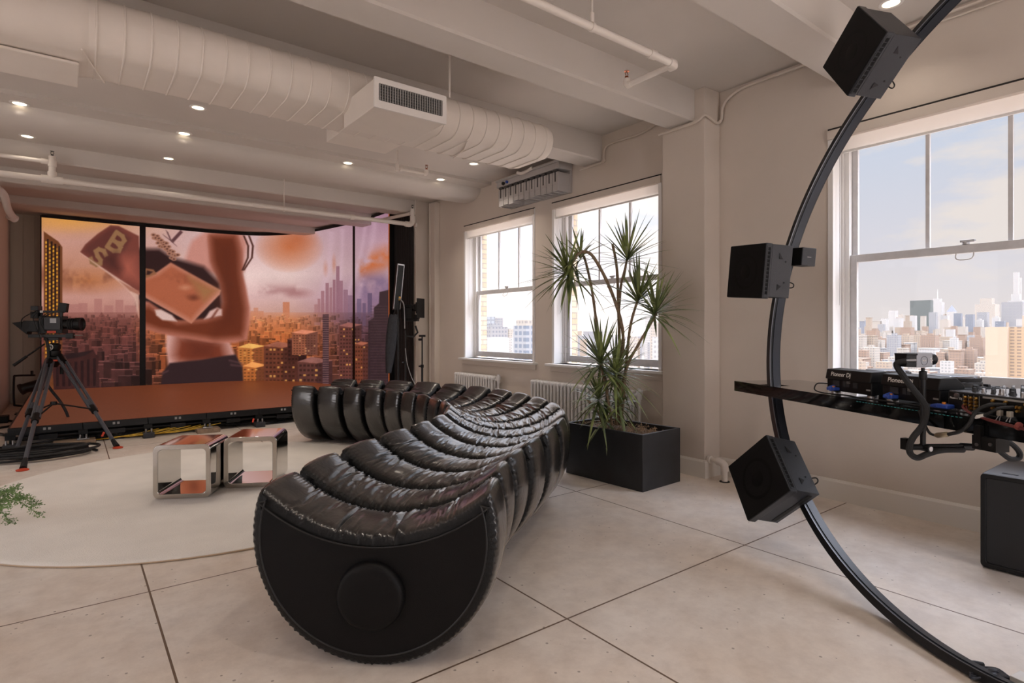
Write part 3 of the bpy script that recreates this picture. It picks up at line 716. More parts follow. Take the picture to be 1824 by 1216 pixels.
def sofa_profile(n_seat=190, n_out=210):
    tip = radians(23.5); tw, tz = SR*cos(tip), SZC+SR*sin(tip)
    dip = 0.53; sag = tz-dip; rc = (tw*tw+sag*sag)/(2*sag); zc = dip+rc
    a1 = math.asin(tw/rc)
    seat = [(rc*sin(a), zc-rc*cos(a)) for a in np.linspace(-a1, a1, n_seat)]
    out = [(SR*cos(a), SZC+SR*sin(a)) for a in np.linspace(tip, -pi-tip, n_out+2)[1:-1]]
    P = np.array(seat+out)
    for _ in range(34): P = 0.25*np.roll(P, 1, 0)+0.5*P+0.25*np.roll(P, -1, 0)
    P[:, 1] -= P[:, 1].min()
    t = np.roll(P, -1, 0)-np.roll(P, 1, 0); t /= np.linalg.norm(t, axis=1)[:, None]
    nrm = np.stack([-t[:, 1], t[:, 0]], 1)          # pointing out of the body
    return P, nrm, n_seat
PROF, PNRM, NSEAT = sofa_profile()
def offs(P, nrm, d):
    Q = P+nrm*d[:, None] if hasattr(d, '__len__') else P+nrm*d
    return Q
TPROF = [(-0.49, -0.088), (-0.50, -0.07), (-0.503, -0.045), (-0.492, -0.022), (-0.452, -0.006), (-0.34, 0.002), (-0.18, 0.007), (0.0, 0.009), (0.18, 0.007), (0.34, 0.002), (0.452, -0.006), (0.492, -0.022), (0.503, -0.045), (0.50, -0.07), (0.49, -0.088)]
TFRONT = [(-0.50, -0.047), (-0.492, -0.03), (-0.475, -0.012), (-0.44, -0.002)]+TPROF[5:]
TBACK = [(-t, i) for t, i in TFRONT[::-1]]
def sofa_segment(sofa, s0, pitch, seed, first=False):
    rg = np.random.default_rng(seed); M = len(PROF)
    T = pitch*0.865
    # folds: narrow creases across the seat
    seat_len = 1.02; folds = []
    for _ in range(30):
        folds.append((rg.uniform(0.12, 0.90), rg.uniform(0.005, 0.009), rg.uniform(0.006, 0.013), rg.normal(0.03, 0.07), rg.uniform(-0.45, 0.45), rg.uniform(0.35, 1.1)))
    fr = np.zeros(M); fr[:NSEAT] = np.linspace(0, 1, NSEAT)
    verts = []
    TP = TFRONT if first == 1 else (TBACK if first == 2 else TPROF)
    for (t, ins) in TP:
        d = np.full(M, ins)
        if abs(t) < 0.497:
            for (f0, wd, am, sl, tc_, tl) in folds:
                env = math.exp(-((t-tc_)/tl)**2*2.2)
                g = np.exp(-(((fr-f0-sl*t)/wd)**2))*am*env
                g2 = np.exp(-(((fr-f0-sl*t-wd*2.0)/(wd*1.6))**2))*am*0.55*env
                g[NSEAT:] = 0; g2[NSEAT:] = 0
                d = d-g+g2
            # soft dents along the outer face
            d[NSEAT:] += 0.004*np.sin(np.linspace(0, 9, M-NSEAT)+seed+5*t)
        am_ = 0.0050*math.exp(-((abs(t)-0.468)/0.024)**2)
        d = d+am_*(np.sin(np.arange(M)*2*pi/(3.1+0.3*math.sin(seed))+2.0*np.sin(np.arange(M)*0.11+seed))+rg.normal(0, 0.25, M))
        Q = offs(PROF, PNRM, d)
        p, dr = sofa_at(s0+t*T); nx = Vector((dr.y, -dr.x, 0))
        for (w, z) in Q: verts.append((p.x+nx.x*w, p.y+nx.y*w, max(z, 0.0)))
    fs = []; K = len(TP)
    for i in range(K-1):
        for k in range(M):
            k2 = (k+1) % M
            fs.append([i*M+k, (i+1)*M+k, (i+1)*M+k2, i*M+k2])
    mb = MB(); mb.v = verts; mb.f = fs
    seg = obj('segment', mb, LEATHER, sofa, angle=70)
    seg.data.materials.append(GUSSET)          # matte gathered edge band
    ts = [t for t, _ in TP]
    mi = np.zeros(len(mb.f), np.int32)
    for i in range(K-1):
        if abs(ts[i]+ts[i+1])/2 > 0.462: mi[i*M:(i+1)*M] = 1
    seg.data.polygons.foreach_set('material_index', mi)
    return seg
sofa = thing('caterpillar_sofa', 'long curved black leather sofa made of puffy crescent segments', 'sofa', (2.6, 4.6, 0))
NSEG = 17; PITCH = SOFA_L/NSEG
segs = [sofa_segment(sofa, PITCH*(k+0.5), PITCH, 100+k, 1 if k == 0 else (2 if k == NSEG-1 else 0)) for k in range(NSEG)]
# the dark core that joins the segments
mb = MB(); rings = []
Q = offs(PROF, PNRM, -0.082)
Q = Q[::4]
vs = []; ns_ = 70
for i in range(ns_):
    p, dr = sofa_at(0.06+(SOFA_L-0.12)*i/(ns_-1)); nx = Vector((dr.y, -dr.x, 0))
    vs += [(p.x+nx.x*w, p.y+nx.y*w, max(z, 0.01)) for w, z in Q]
m_n = len(Q); fs = []
for i in range(ns_-1):
    for k in range(m_n):
        k2 = (k+1) % m_n; fs.append([i*m_n+k, (i+1)*m_n+k, (i+1)*m_n+k2, i*m_n+k2])
mb.add(vs, fs)
obj('core', mb, SEAM, sofa, angle=60)
def end_panel(s, sign, parent):
    p, dr = sofa_at(s); nx = Vector((dr.y, -dr.x, 0)); f = dr*sign
    Q = offs(PROF, PNRM, -0.046)
    Qi = offs(PROF, PNRM, -0.085)
    def P3(w, z, d): return (p.x+nx.x*w+f.x*d, p.y+nx.y*w+f.y*d, z)
    mb = MB(); n = len(Q)
    Q2 = offs(PROF, PNRM, -0.052)
    def strip(Q, d):
        a = np.array(Q[3:NSEAT-3]); b = np.array(Q[NSEAT+2:-2])[::-1]
        f = np.linspace(0, 1, len(a)); fb = np.linspace(0, 1, len(b))
        b = np.stack([np.interp(f, fb, b[:, 0]), np.interp(f, fb, b[:, 1])], 1)
        return [P3(w, z, d) for w, z in a], [P3(w, z, d) for w, z in b]
    A_, B_ = strip(Q2, 0.006); A0, B0 = strip(Q, -0.012); n = len(A_)
    vs = A_+B_+A0+B0; fs = []
    for k in range(n-1):
        fs += [[k, k+1, n+k+1, n+k], [2*n+k, 2*n+k+1, k+1, k], [n+k, n+k+1, 3*n+k+1, 3*n+k]]
    fs += [[0, n, 3*n, 2*n], [n-1, 2*n-1, 4*n-1, 3*n-1]]
    mb.add(vs, fs)
    ep = obj('end_panel', mb, LEATHER_FLAT, parent, angle=40)
    seam = [Vector(P3(w, z, 0.005)) for w, z in offs(PROF, PNRM, -0.05)[::3]]
    obj('piping', MB().tube(seam, 0.004, 6, closed=True), SEAM, ep)
    o = Vector(P3(0, 0.295, 0.0)); 
    obj('button', MB().lathe([(0.137, 0.0), (0.137, 0.02), (0.134, 0.032), (0.126, 0.040), (0.112, 0.043), (0.0, 0.043)], o, f, 64), LEATHER_FLAT, ep, angle=40)
E0 = PITCH*0.05
end_panel(E0, -1, segs[0]); end_panel(SOFA_L-E0, 1, segs[-1])

# ================================================================== PLANTER AND DRACAENA
pl = thing('planter_box', 'long black rectangular planter box beside the column', 'planter', (3.778, 3.136, 0), world=False, rot=(0, 0, radians(3.0)))
PW, PL, PH = 0.55, 0.89, 0.478
fr = lambda p, d: (p[0], p[1], d)
PLM = mat('planter_black', (36, 37, 39), 0.5, noise=0.25, nscale=6)
mb = MB().plate(rrect(PW, PL, 0.006, 2, PW/2, PL/2), rrect(PW-0.05, PL-0.05, 0.004, 2, PW/2, PL/2), 0.0, PH, fr).box((0.02, 0.02, 0.0), (PW-0.02, PL-0.02, 0.03))
obj('box', mb, PLM, pl, bevel=0.003)
SOIL = mat('dry_mulch', (104, 84, 66), 0.95, noise=0.4, nscale=60)
rs = random.Random(3)
def soilf(i, j):
    return (0.026+(PW-0.052)*i, 0.026+(PL-0.052)*j, PH-0.055+0.025*sin(i*3.1)*sin(j*3.1)+rs.uniform(-0.006, 0.006))
obj('soil', MB().grid(30, 44, soilf), SOIL, pl)
mb = MB()
for k in range(260):
    cx, cy = rs.uniform(0.05, PW-0.05), rs.choice([rs.uniform(0.08, 0.4), rs.uniform(0.35, PL-0.06)]); a = rs.uniform(0, pi); l = rs.uniform(0.02, 0.06); z = PH-0.04+rs.uniform(0, 0.035)
    mb.tube([(cx, cy, z), (cx+l*cos(a)/2, cy+l*sin(a)/2, z+rs.uniform(0.0, 0.02)), (cx+l*cos(a), cy+l*sin(a), z-0.01)], 0.0022, 4, caps=False)
tag(obj('mulch', mb, mat('mulch_strand', (158, 132, 104), 0.9), pl), 'pale dry moss strands', None, kind='stuff')

BARK = mat('dracaena_bark', (138, 116, 92), 0.8, noise=0.25, nscale=40, bump=0.4, bscale=60)
LEAFM = bpy.data.materials.new('dracaena_leaf'); LEAFM.use_nodes = True
_t = LEAFM.node_tree; _b = _t.nodes['Principled BSDF']; _b.inputs['Roughness'].default_value = 0.42
_tc = _t.nodes.new('ShaderNodeTexCoord'); _n = N(_t, 'ShaderNodeTexNoise', Scale=5.0, Detail=2.0); _t.links.new(_tc.outputs['Object'], _n.inputs['Vector'])
_r = _t.nodes.new('ShaderNodeValToRGB'); _t.links.new(_n.outputs[0], _r.inputs[0])
_r.color_ramp.elements[0].position = 0.35; _r.color_ramp.elements[0].color = (*lin((72, 88, 54)), 1)
_r.color_ramp.elements[1].position = 0.66; _r.color_ramp.elements[1].color = (*lin((146, 158, 96)), 1)
_t.links.new(_r.outputs[0], _b.inputs['Base Color'])
plant = thing('dracaena_plant', 'tall spiky dragon tree with several bare canes in the black planter', 'plant', (4.02, 3.55, PH-0.05))
PD = 5.28
def pp(u, v, dd=0.0): return at(u, v, PD+dd)
CANES = [
    ([(1078, 757, 0), (1082, 700, .02), (1070, 640, .05), (1064, 590, .1), (1055, 520, .12), (1042, 462, .12), (1034, 452, .10)], 0.015),
    ([(1098, 757, 0), (1100, 690, 0), (1110, 610, 0), (1103, 560, -.02), (1083, 505, -.05), (1060, 462, -.08), (1046, 449, -.10), (1030, 452, -.12), (1014, 478, -.14)], 0.017),
    ([(1104, 757, .05), (1104, 640, .06), (1102, 560, .08), (1099, 480, .08), (1091, 434, .08)], 0.016),
    ([(1102, 560, .08), (1106, 510, .08), (1113, 480, .06), (1117, 462, .05)], 0.013),
    ([(1106, 757, -.05), (1112, 690, -.05), (1118, 620, -.06), (1124, 575, -.08), (1136, 534, -.1)], 0.015),
    ([(1106, 700, -.06), (1118, 650, -.1), (1138, 612, -.16), (1158, 578, -.2), (1170, 556, -.22)], 0.014),
    ([(1074, 757, 0.0), (1066, 735, -.02), (1056, 722, -.03), (1046, 712, -.04)], 0.012),
    ([(1090, 757, -.06), (1084, 715, -.08), (1076, 675, -.1), (1070, 650, -.1)], 0.013)]
for pts, rad in CANES:
    path = smooth_path([pp(u, v, dd) for u, v, dd in pts], 6); n = len(path)
    rr = [rad*(1.0-0.25*i/n)*(1+0.07*sin(i*2.3)) for i in range(n)]
    obj('cane', MB().tube(path, rr, 9), BARK, plant, angle=60)
def rosette(c, axis, n, lmin, lmax, spread, droop, seed, name='leaf_rosette'):
    rg = random.Random(seed); mb = MB(); ax = Vector(axis).normalized(); x = ax.orthogonal().normalized(); y = ax.cross(x)
    for k in range(n):
        f = (k+0.5)/n; th = k*2.39996+rg.uniform(-0.3, 0.3)
        el = spread[0]+(spread[1]-spread[0])*f+rg.uniform(-0.12, 0.12)      # angle away from the axis
        d0 = (ax*cos(el)+(x*cos(th)+y*sin(th))*sin(el)).normalized()
        L = rg.uniform(lmin, lmax); w = rg.uniform(0.009, 0.0155); dr = droop*rg.uniform(0.5, 1.5)*(0.3+f)
        side = d0.cross(Vector((0, 0, 1)))
        side = side.normalized() if side.length > 0.05 else x
        p = Vector(c)-ax*0.07*f; ns = 8; pts = []
        for i in range(ns+1):
            t = i/ns
            q = p+d0*L*t+Vector((0, 0, -1))*dr*L*t*t
            ww = w*(0.55+0.45*min(1, t*4))*(1-t**3) if t < 1 else 0.0003
            pts.append((q, ww))
        vs = []; fs = []
        for q, ww in pts:
            up = d0.cross(side).normalized()
            vs += [q-side*ww, q+up*ww*-0.35, q+side*ww]
        for i in range(ns):
            a = 3*i; fs += [[a, a+1, a+4, a+3], [a+1, a+2, a+5, a+4]]
        mb.add(vs, fs)
    return obj(name, mb, LEAFM, plant, angle=80)
rosette(pp(1012, 482, -.14), (-0.25, 0.2, -0.25), 26, .30, .46, (.3, 1.7), .25, 1)
rosette(pp(1010, 480, -.14), (-0.1, 0.1, 1.0), 52, .32, .52, (.15, 1.9), .30, 2)
rosette(pp(1034, 452, .10), (0.1, 0, 1.0), 18, .25, .36, (.5, 1.6), .2, 11)
rosette(pp(1118, 456, .05), (0.15, -0.1, 1.0), 44, .34, .52, (.15, 1.75), .16, 3)
rosette(pp(1138, 528, -.1), (0.15, -0.15, 1.0), 46, .30, .46, (.15, 1.7), .16, 4)
rosette(pp(1170, 552, -.22), (0.30, -0.25, 0.9), 52, .32, .50, (.15, 1.8), .28, 5)
rosette(pp(1070, 640, -.1), (-0.05, -0.1, 1.0), 70, .30, .50, (.15, 2.0), .26, 6)
rosette(pp(1098, 660, -.12), (0.15, -0.2, 1.0), 64, .28, .48, (.2, 2.1), .28, 7)
rosette(pp(1066, 705, -.05), (-0.1, -0.1, 1.0), 48, .26, .42, (.3, 2.1), .32, 8)
rosette(pp(1078, 742, -.02), (-0.1, -0.15, 1.0), 30, .18, .30, (.3, 2.0), .5, 9)
rosette(pp(1106, 715, -.1), (0.15, -0.2, 1.0), 30, .2, .34, (.4, 2.2), .5, 10)

# feathery plant at the left picture edge
FERN = mat('fern_green', (112, 142, 84), 0.6, noise=0.35, nscale=12)
fp = thing('feathery_plant', 'feathery green plant reaching in at the left picture edge', 'plant', onZ(-130, 960, 0.0))
base = onZ(-130, 960, 0.30)
obj('plant_pot', MB().lathe([(0.0, 0.0), (0.10, 0.0), (0.13, 0.26), (0.135, 0.28), (0.115, 0.28), (0.11, 0.24), (0, 0.24)], onZ(-130, 960, 0.0), seg=28), PLM, fp)
rg = random.Random(5); bd = 3.2
for k, (u, v, us, vs_) in enumerate([(70, 917, -20, 880), (28, 868, -30, 905), (18, 930, -40, 890), (40, 888, -20, 905), (64, 900, 0, 885), (8, 905, -30, 895)]):
    p0, p1, p2 = at(us-60, vs_+20, bd), at(us, vs_-8, bd-0.02*k), at(u, v, bd-0.04*k)
    pc = onZ(-130, 960, 0.0); p0 = Vector((pc.x+0.02*(k-2), pc.y+0.015*(k % 3), 0.24))
    path = smooth_path([p0, p1, at((us+u)/2+6, (vs_+v)/2-8, bd-0.03*k), p2], 12); mb = MB().tube(path, 0.0018, 5)
    for i in range(6, len(path)):
        for sgn in (-1, 1):
            d = (path[i]-path[i-1]).normalized(); s_ = d.cross(Vector((sgn*0.3, rg.uniform(-1, 1), 1))).normalized()*sgn
            L = 0.055*(1-0.6*i/len(path))+0.012
            q = path[i]; e_ = q+(s_*0.8+d*0.5)*L
            mb.tube([q, e_], [0.0012, 0.0006], 4)
            for j in range(4):
                a = q.lerp(e_, 0.3+0.2*j); r1 = Vector((rg.uniform(-1, 1), rg.uniform(-1, 1), rg.uniform(-1, 1)))*0.011
                r2 = r1.orthogonal().normalized()*0.0035
                mb.add([a, a+r1*0.5+r2, a+r1, a+r1*0.5-r2], [[0, 1, 2, 3]])
    obj('frond', mb, FERN, fp, smooth=False)
# ================================================================== VIDEO WALL PICTURE (a colour per point of the lit screen)
AU0, AV0, AS = 66.0, 366.0, 2.0
AW, AH = int((704-66)*AS), int((712-366)*AS)
art_rng = np.random.default_rng(11)
def up_noise(gx, gy):
    g = art_rng.random((gy+1, gx+1)); yy = np.linspace(0, gy-1e-6, AH); xx = np.linspace(0, gx-1e-6, AW)
    y0 = yy.astype(int); x0 = xx.astype(int); fy = (yy-y0)[:, None]; fx = (xx-x0)[None, :]
    fy = fy*fy*(3-2*fy); fx = fx*fx*(3-2*fx)
    a = g[y0][:, x0]; b = g[y0][:, x0+1]; c = g[y0+1][:, x0]; d = g[y0+1][:, x0+1]
    return (a*(1-fx)+b*fx)*(1-fy)+(c*(1-fx)+d*fx)*fy
def fbm(gx, gy, o=4):
    s = np.zeros((AH, AW)); a = 0.5
    for k in range(o): s += a*up_noise(gx*2**k, gy*2**k); a *= 0.5
    return s
V_, U_ = np.mgrid[0:AH, 0:AW]; U_ = U_/AS+AU0; V_ = V_/AS+AV0
IMG = np.zeros((AH, AW, 3))
def blend(mask, col):
    global IMG
    IMG = IMG*(1-mask[..., None])+np.array(col, float)*mask[..., None]
def blendl(sl, mask, col):
    IMG[sl] = IMG[sl]*(1-mask[..., None])+np.array(col, float)*mask[..., None]
def poly(pts, col, soft=1.2, alpha=1.0, img=True):
    P = np.array(pts, float); u0, v0 = P.min(0)-soft*3; u1, v1 = P.max(0)+soft*3
    i0, i1 = max(0, int((v0-AV0)*AS)), min(AH, int((v1-AV0)*AS)+2); j0, j1 = max(0, int((u0-AU0)*AS)), min(AW, int((u1-AU0)*AS)+2)
    if i0 >= i1 or j0 >= j1: return None
    sl = (slice(i0, i1), slice(j0, j1)); u, v = U_[sl], V_[sl]
    ins = np.zeros(u.shape, bool); dist = np.full(u.shape, 1e9)
    for k in range(len(P)):
        (x1, y1), (x2, y2) = P[k], P[(k+1) % len(P)]
        c = ((y1 > v) != (y2 > v))
        with np.errstate(divide='ignore', invalid='ignore'):
            ins ^= c & (u < (x2-x1)*(v-y1)/(y2-y1+1e-12)+x1)
        L2 = (x2-x1)**2+(y2-y1)**2+1e-9; t = np.clip(((u-x1)*(x2-x1)+(v-y1)*(y2-y1))/L2, 0, 1)
        dist = np.minimum(dist, np.hypot(u-x1-t*(x2-x1), v-y1-t*(y2-y1)))
    sd = np.where(ins, dist, -dist); m = np.clip(sd/soft*0.5+0.5, 0, 1)*alpha
    if img: blendl(sl, m, col)
    return sl, m, sd
def crop(o, sc): return lambda pts: [(o[0]+x/sc, o[1]+y/sc) for x, y in pts]
def grad(stops, t):
    xs = [s[0] for s in stops]; return np.stack([np.interp(t, xs, [s[1][c] for s in stops]) for c in range(3)], -1)
def blob(u, v, ru, rv, col, a=1.0, p=1.0):
    d = np.sqrt(((U_-u)/ru)**2+((V_-v)/rv)**2); blend(np.clip(1-d, 0, 1)**p*a, col)
n_a, n_b, n_c = fbm(7, 5, 5), fbm(24, 14, 4), fbm(90, 50, 3)
# sky
sky_l = grad([(378, (214, 150, 96)), (430, (206, 152, 136)), (480, (196, 136, 110)), (530, (206, 150, 136)), (575, (176, 116, 106))], V_)
sky_c = grad([(378, (214, 184, 190)), (440, (222, 184, 182)), (490, (242, 210, 204)), (530, (226, 184, 180)), (580, (206, 150, 128))], V_)
sky_r = grad([(378, (168, 126, 146)), (430, (190, 152, 166)), (480, (196, 160, 168)), (530, (164, 128, 150)), (600, (110, 80, 100))], V_)
tl = np.clip((U_-200)/180, 0, 1)[..., None]; trr = np.clip((U_-520)/130, 0, 1)[..., None]
IMG = (sky_l*(1-tl)+sky_c*tl)*(1-trr)+sky_r*trr
IMG *= (0.92+0.16*n_a)[..., None]
blob(120, 392, 120, 26, (232, 160, 70), .75)
blob(155, 500, 90, 26, (190, 112, 62), .8); blob(100, 500, 60, 12, (226, 160, 100), .5)
cl_ = np.clip((n_b-0.44)*5, 0, 1)*np.exp(-((V_-492)/20)**2)*(U_ < 240); blend(cl_*.8, (140, 82, 62))
blob(515, 440, 62, 46, (206, 118, 74), .95, .7); blob(530, 425, 40, 26, (186, 92, 50), .6)
cl_ = np.clip((n_b-0.45)*5, 0, 1)*np.exp(-((V_-517)/9)**2)*(U_ > 440)*(U_ < 580); blend(cl_*.6, (170, 116, 116))
blob(530, 522, 34, 12, (168, 112, 112), .8)
# streaks of drape-like light at the right
for (u0, v0, u1, v1, w) in ((668, 385, 640, 520, 6), (650, 400, 620, 520, 4), (590, 420, 575, 520, 7), (610, 415, 604, 530, 4)):
    t = np.clip((V_-v0)/(v1-v0), 0, 1); uc = u0+(u1-u0)*t**1.6; blend(np.exp(-((U_-uc)/w)**2)*.32*(V_ > v0-8)*(V_ < v1+20), (226, 190, 206))
# right wing clouds
blend(np.clip((n_b-0.36)*4, 0, 1)*np.exp(-((V_-470-0.4*(660-U_))/20)**2)*np.clip((U_-628)/14, 0, 1), (206, 112, 66))
blend(np.clip((n_b-0.30)*3, 0, 1)*np.exp(-((V_-512)/22)**2)*np.clip((U_-628)/20, 0, 1)*.9, (112, 92, 128))
# hazy band of far city
hor = 560-np.clip((U_-440)/200, 0, 1)*4
base_l = grad([(540, (150, 92, 84)), (590, (112, 60, 52)), (640, (96, 52, 48)), (700, (72, 40, 38))], V_)
base_c = grad([(545, (222, 150, 116)), (590, (206, 116, 68)), (630, (176, 88, 44)), (700, (120, 60, 36))], V_)
base_r = grad([(530, (120, 92, 112)), (590, (92, 62, 72)), (640, (80, 48, 50)), (700, (62, 40, 42))], V_)
tc2 = np.clip((U_-230)/60, 0, 1)[..., None]; tr2 = np.clip((U_-520)/110, 0, 1)[..., None]
citycol = (base_l*(1-tc2)+base_c*tc2)*(1-tr2)+base_r*tr2
cm = np.clip((V_-hor)/10, 0, 1)[..., None]
IMG = IMG*(1-cm)+citycol*cm
art_r = random.Random(21)
def rect(u0, v0, u1, v1, col, a=1.0):
    i0, i1, j0, j1 = [int(round(x)) for x in ((v0-AV0)*AS, (v1-AV0)*AS, (u0-AU0)*AS, (u1-AU0)*AS)]
    i0, j0 = max(i0, 0), max(j0, 0)
    if i1 > i0 and j1 > j0: IMG[i0:i1, j0:j1] = IMG[i0:i1, j0:j1]*(1-a)+np.array(col, float)*a
def city_at(u, v):
    i = min(max(int((v-AV0)*AS), 0), AH-1); j = min(max(int((u-AU0)*AS), 0), AW-1); return citycol[i, j]
# hazy skyline at the left, with a dome
for (u, w, h) in ((84, 40, 8), (124, 22, 10), (140, 16, 12), (168, 14, 20), (186, 16, 8), (206, 14, 18), (222, 20, 8)): rect(u, 552-h, u+w, 560, (178, 118, 110), .75)
poly([(172, 574), (172, 566), (177, 562), (181, 556), (186, 562), (190, 566), (190, 574)], (116, 66, 60), 1)
poly([(238, 574), (240, 564), (243, 559), (247, 564), (250, 574)], (116, 66, 60), 1)
# centre skyline
for (u, w, h, c) in ((504, 12, 24, (206, 122, 84)), (452, 8, 14, (212, 140, 110)), (446, 24, 8, (212, 140, 110)), (566, 5, 30, (168, 116, 120)), (572, 6, 44, (160, 108, 116)), (580, 6, 58, (154, 104, 114)), (587, 5, 50, (160, 110, 118)), (593, 5, 64, (150, 100, 112)), (599, 6, 88, (146, 98, 112)), (605, 6, 62, (150, 102, 116)), (612, 8, 46, (146, 104, 120)), (620, 8, 36, (140, 104, 124)), (560, 6, 20, (176, 124, 124)), (636, 8, 30, (112, 92, 120)), (646, 6, 22, (104, 84, 112)), (655, 8, 40, (96, 78, 106))):
    rect(u, 562-h, u+w, 580, c, .8)
blob(595, 470, 5, 22, (196, 122, 92), .6); blob(580, 478, 6, 18, (196, 122, 92), .5)
# rows of buildings, far to near
for v in range(566, 704, 4):
    d = (v-560)/140.0
    for _ in range(int(46-26*d)):
        u = art_r.uniform(74, 700); w = (4+22*d)*art_r.uniform(.5, 1.5); h = (4+30*d)*art_r.uniform(.4, 1.4)
        c = city_at(u, v)*art_r.uniform(.6, 1.25)
        rect(u, v-h, u+w, v, c, .85); rect(u, v-h, u+w, v-h+max(.5, 1.5*d), np.minimum(c*1.5+20, 255), .8); rect(u+w*.62, v-h+1, u+w, v, c*.6, .8)
        if d > .25:
            for q in range(int(5+20*d)):
                uu, vv = u+art_r.random()*w, v-art_r.random()*h
                if art_r.random() < (.3 if 430 < u < 560 else .08): rect(uu, vv, uu+.8, vv+.8, (244, 172, 88), .55)
_hz = np.clip(1-(V_-556)/90, 0, 1)*.55*(V_ > 556); IMG = IMG*(1-_hz[..., None])+citycol*_hz[..., None]
blob(460, 660, 60, 26, (255, 178, 66), .45); blob(480, 675, 46, 14, (255, 190, 60), .55)
# slab tower at the far left
poly([(78, 412), (104, 430), (111, 440), (111, 694), (78, 694)], (112, 62, 34), 1)
for k in range(4):
    rect(84+6.6*k, 426+4*k, 87.2+6.6*k, 640, (40, 22, 18), 1)
    for v in range(430+4*k, 640, 7): rect(84+6.6*k-3.2, v, 84+6.6*k-.3, v+4, (248, 176, 50), .9 if (v//7+k) % 3 else .45)
# dark roofs and blocks near the lower edge
poly([(112, 636), (166, 622), (176, 640), (170, 694), (96, 694), (92, 640)], (62, 32, 30), 1); poly([(112, 632), (166, 624), (150, 634), (116, 640)], (40, 24, 26), 1)
for k in range(7): rect(100+11*k, 650-2*k, 105+11*k, 688, (34, 18, 20), .8)
def block(u, v, w, h, roof, col, side, rows=6, cols=6, win=(240, 170, 90)):
    poly([(u, v), (u+w*.55, v+3), (u+w*.55, v+h), (u, v+h)], col, .8); poly([(u+w*.55, v+3), (u+w, v-2), (u+w, v+h), (u+w*.55, v+h)], side, .8)
    poly([(u, v), (u+w*.4, v-roof), (u+w, v-2), (u+w*.55, v+3)], tuple(min(255, c*1.35+22) for c in col), .8)
    for i in range(rows):
        for j in range(cols):
            c = win if art_r.random() < .12 else tuple(x*.55 for x in col)
            rect(u+w*(.06+.9*j/cols), v+5+h*.9*i/rows, u+w*(.06+.9*j/cols)+w*.09/cols*6, v+5+h*.9*i/rows+h*.4/rows, c, .75)
block(424, 618, 48, 30, 7, (206, 122, 58), (150, 80, 44)); block(432, 652, 44, 40, 8, (188, 104, 50), (120, 64, 40))
block(470, 616, 60, 70, 8, (110, 58, 42), (86, 46, 38), 8, 8); block(512, 604, 34, 40, 4, (70, 36, 30), (52, 28, 28), 5, 5)
block(530, 644, 62, 48, 9, (96, 56, 50), (74, 44, 44), 5, 8); block(520, 592, 46, 40, 5, (156, 90, 66), (120, 72, 60), 8, 8, (220, 160, 110))
block(604, 580, 40, 112, 6, (104, 58, 52), (84, 50, 50), 16, 7); block(632, 612, 26, 80, 4, (120, 62, 44), (92, 50, 44), 10, 5)
rect(575, 560, 586, 690, (70, 48, 54)); 
for v in range(562, 690, 4): rect(575, v, 586, v+1.6, (140, 100, 98), .7)
poly([(692, 516), (676, 520), (675, 540), (666, 548), (666, 566), (656, 572), (655, 700), (704, 700), (704, 514)], (52, 38, 44), 1)
for v in range(545, 700, 5): rect(660, v, 700, v+1.2, (84, 62, 64), .6)
IMG *= np.clip(0.86+0.28*n_c, .7, 1.2)[..., None]**np.clip((V_-556)/30, 0, 1)[..., None]
# ---- the figure: bare arm and waist holding rolled newspapers (cropped at the neck by the screen edge)
C3 = crop((250, 380), 3.8); C2 = crop((60, 370), 3.683)
poly(C3([(350, 185), (440, 120), (690, 120), (725, 200), (700, 390), (600, 420), (430, 400), (300, 320), (330, 230)]), (206, 140, 126), 5)
poly(C3([(175, 815), (260, 820), (600, 860), (640, 960), (655, 1000), (420, 1060), (190, 1030), (172, 900)]), (214, 160, 150), 3)
poly(C3([(250, 830), (560, 870), (590, 960), (570, 1010), (260, 1010), (225, 960)]), (126, 56, 36), 12)
poly(C3([(320, 850), (500, 870), (500, 980), (330, 990)]), (104, 44, 28), 14)
poly(C3([(200, 1012), (420, 990), (560, 965), (645, 955), (690, 1040), (700, 1180), (135, 1180), (150, 1075)]), (46, 29, 32), 2)
for (x0, y0, x1, y1) in ((600, 990, 690, 1010), (610, 1020, 690, 1030), (150, 1080, 190, 1060)): poly(C3([(x0, y0), (x1, y1), (x1, y1+8), (x0, y0+8)]), (110, 74, 76), 2, .7)
# dark hair and clothing behind the papers
poly(C3([(-20, 240), (130, 240), (220, 300), (330, 330), (430, 360), (540, 470), (560, 700), (360, 760), (140, 700), (-20, 620)]), (44, 22, 22), 5)
# arm
poly(C3([(452, 150), (530, 130), (660, 150), (690, 240), (690, 400), (715, 500), (742, 640), (740, 740), (722, 855), (640, 876), (480, 872), (300, 842), (130, 812), (40, 782), (-10, 700), (-10, 585), (60, 600), (130, 650), (250, 728), (440, 712), (535, 690), (560, 600), (540, 480), (470, 320)]), (196, 122, 104), 2.5)
poly(C3([(475, 150), (640, 150), (670, 260), (672, 400), (690, 520), (712, 650), (706, 780), (690, 840), (500, 850), (310, 820), (130, 790), (20, 750), (0, 640), (60, 622), (130, 672), (250, 738), (440, 722), (545, 700), (575, 600), (555, 480), (490, 320)]), (112, 48, 26), 8)
poly(C3([(520, 200), (620, 200), (640, 420), (660, 640), (640, 760), (520, 800), (560, 600), (540, 420)]), (92, 36, 18), 22, .9)
# bracelet-like loops at the shoulder
for (pts) in ([(700, 150), (730, 220), (728, 300), (690, 385)], [(735, 150), (762, 220), (755, 300), (700, 385)]):
    for (a, b) in zip(pts, pts[1:]): poly(C3([(a[0]-6, a[1]), (a[0]+6, a[1]), (b[0]+6, b[1]), (b[0]-6, b[1])]), (70, 34, 26), 1.2)
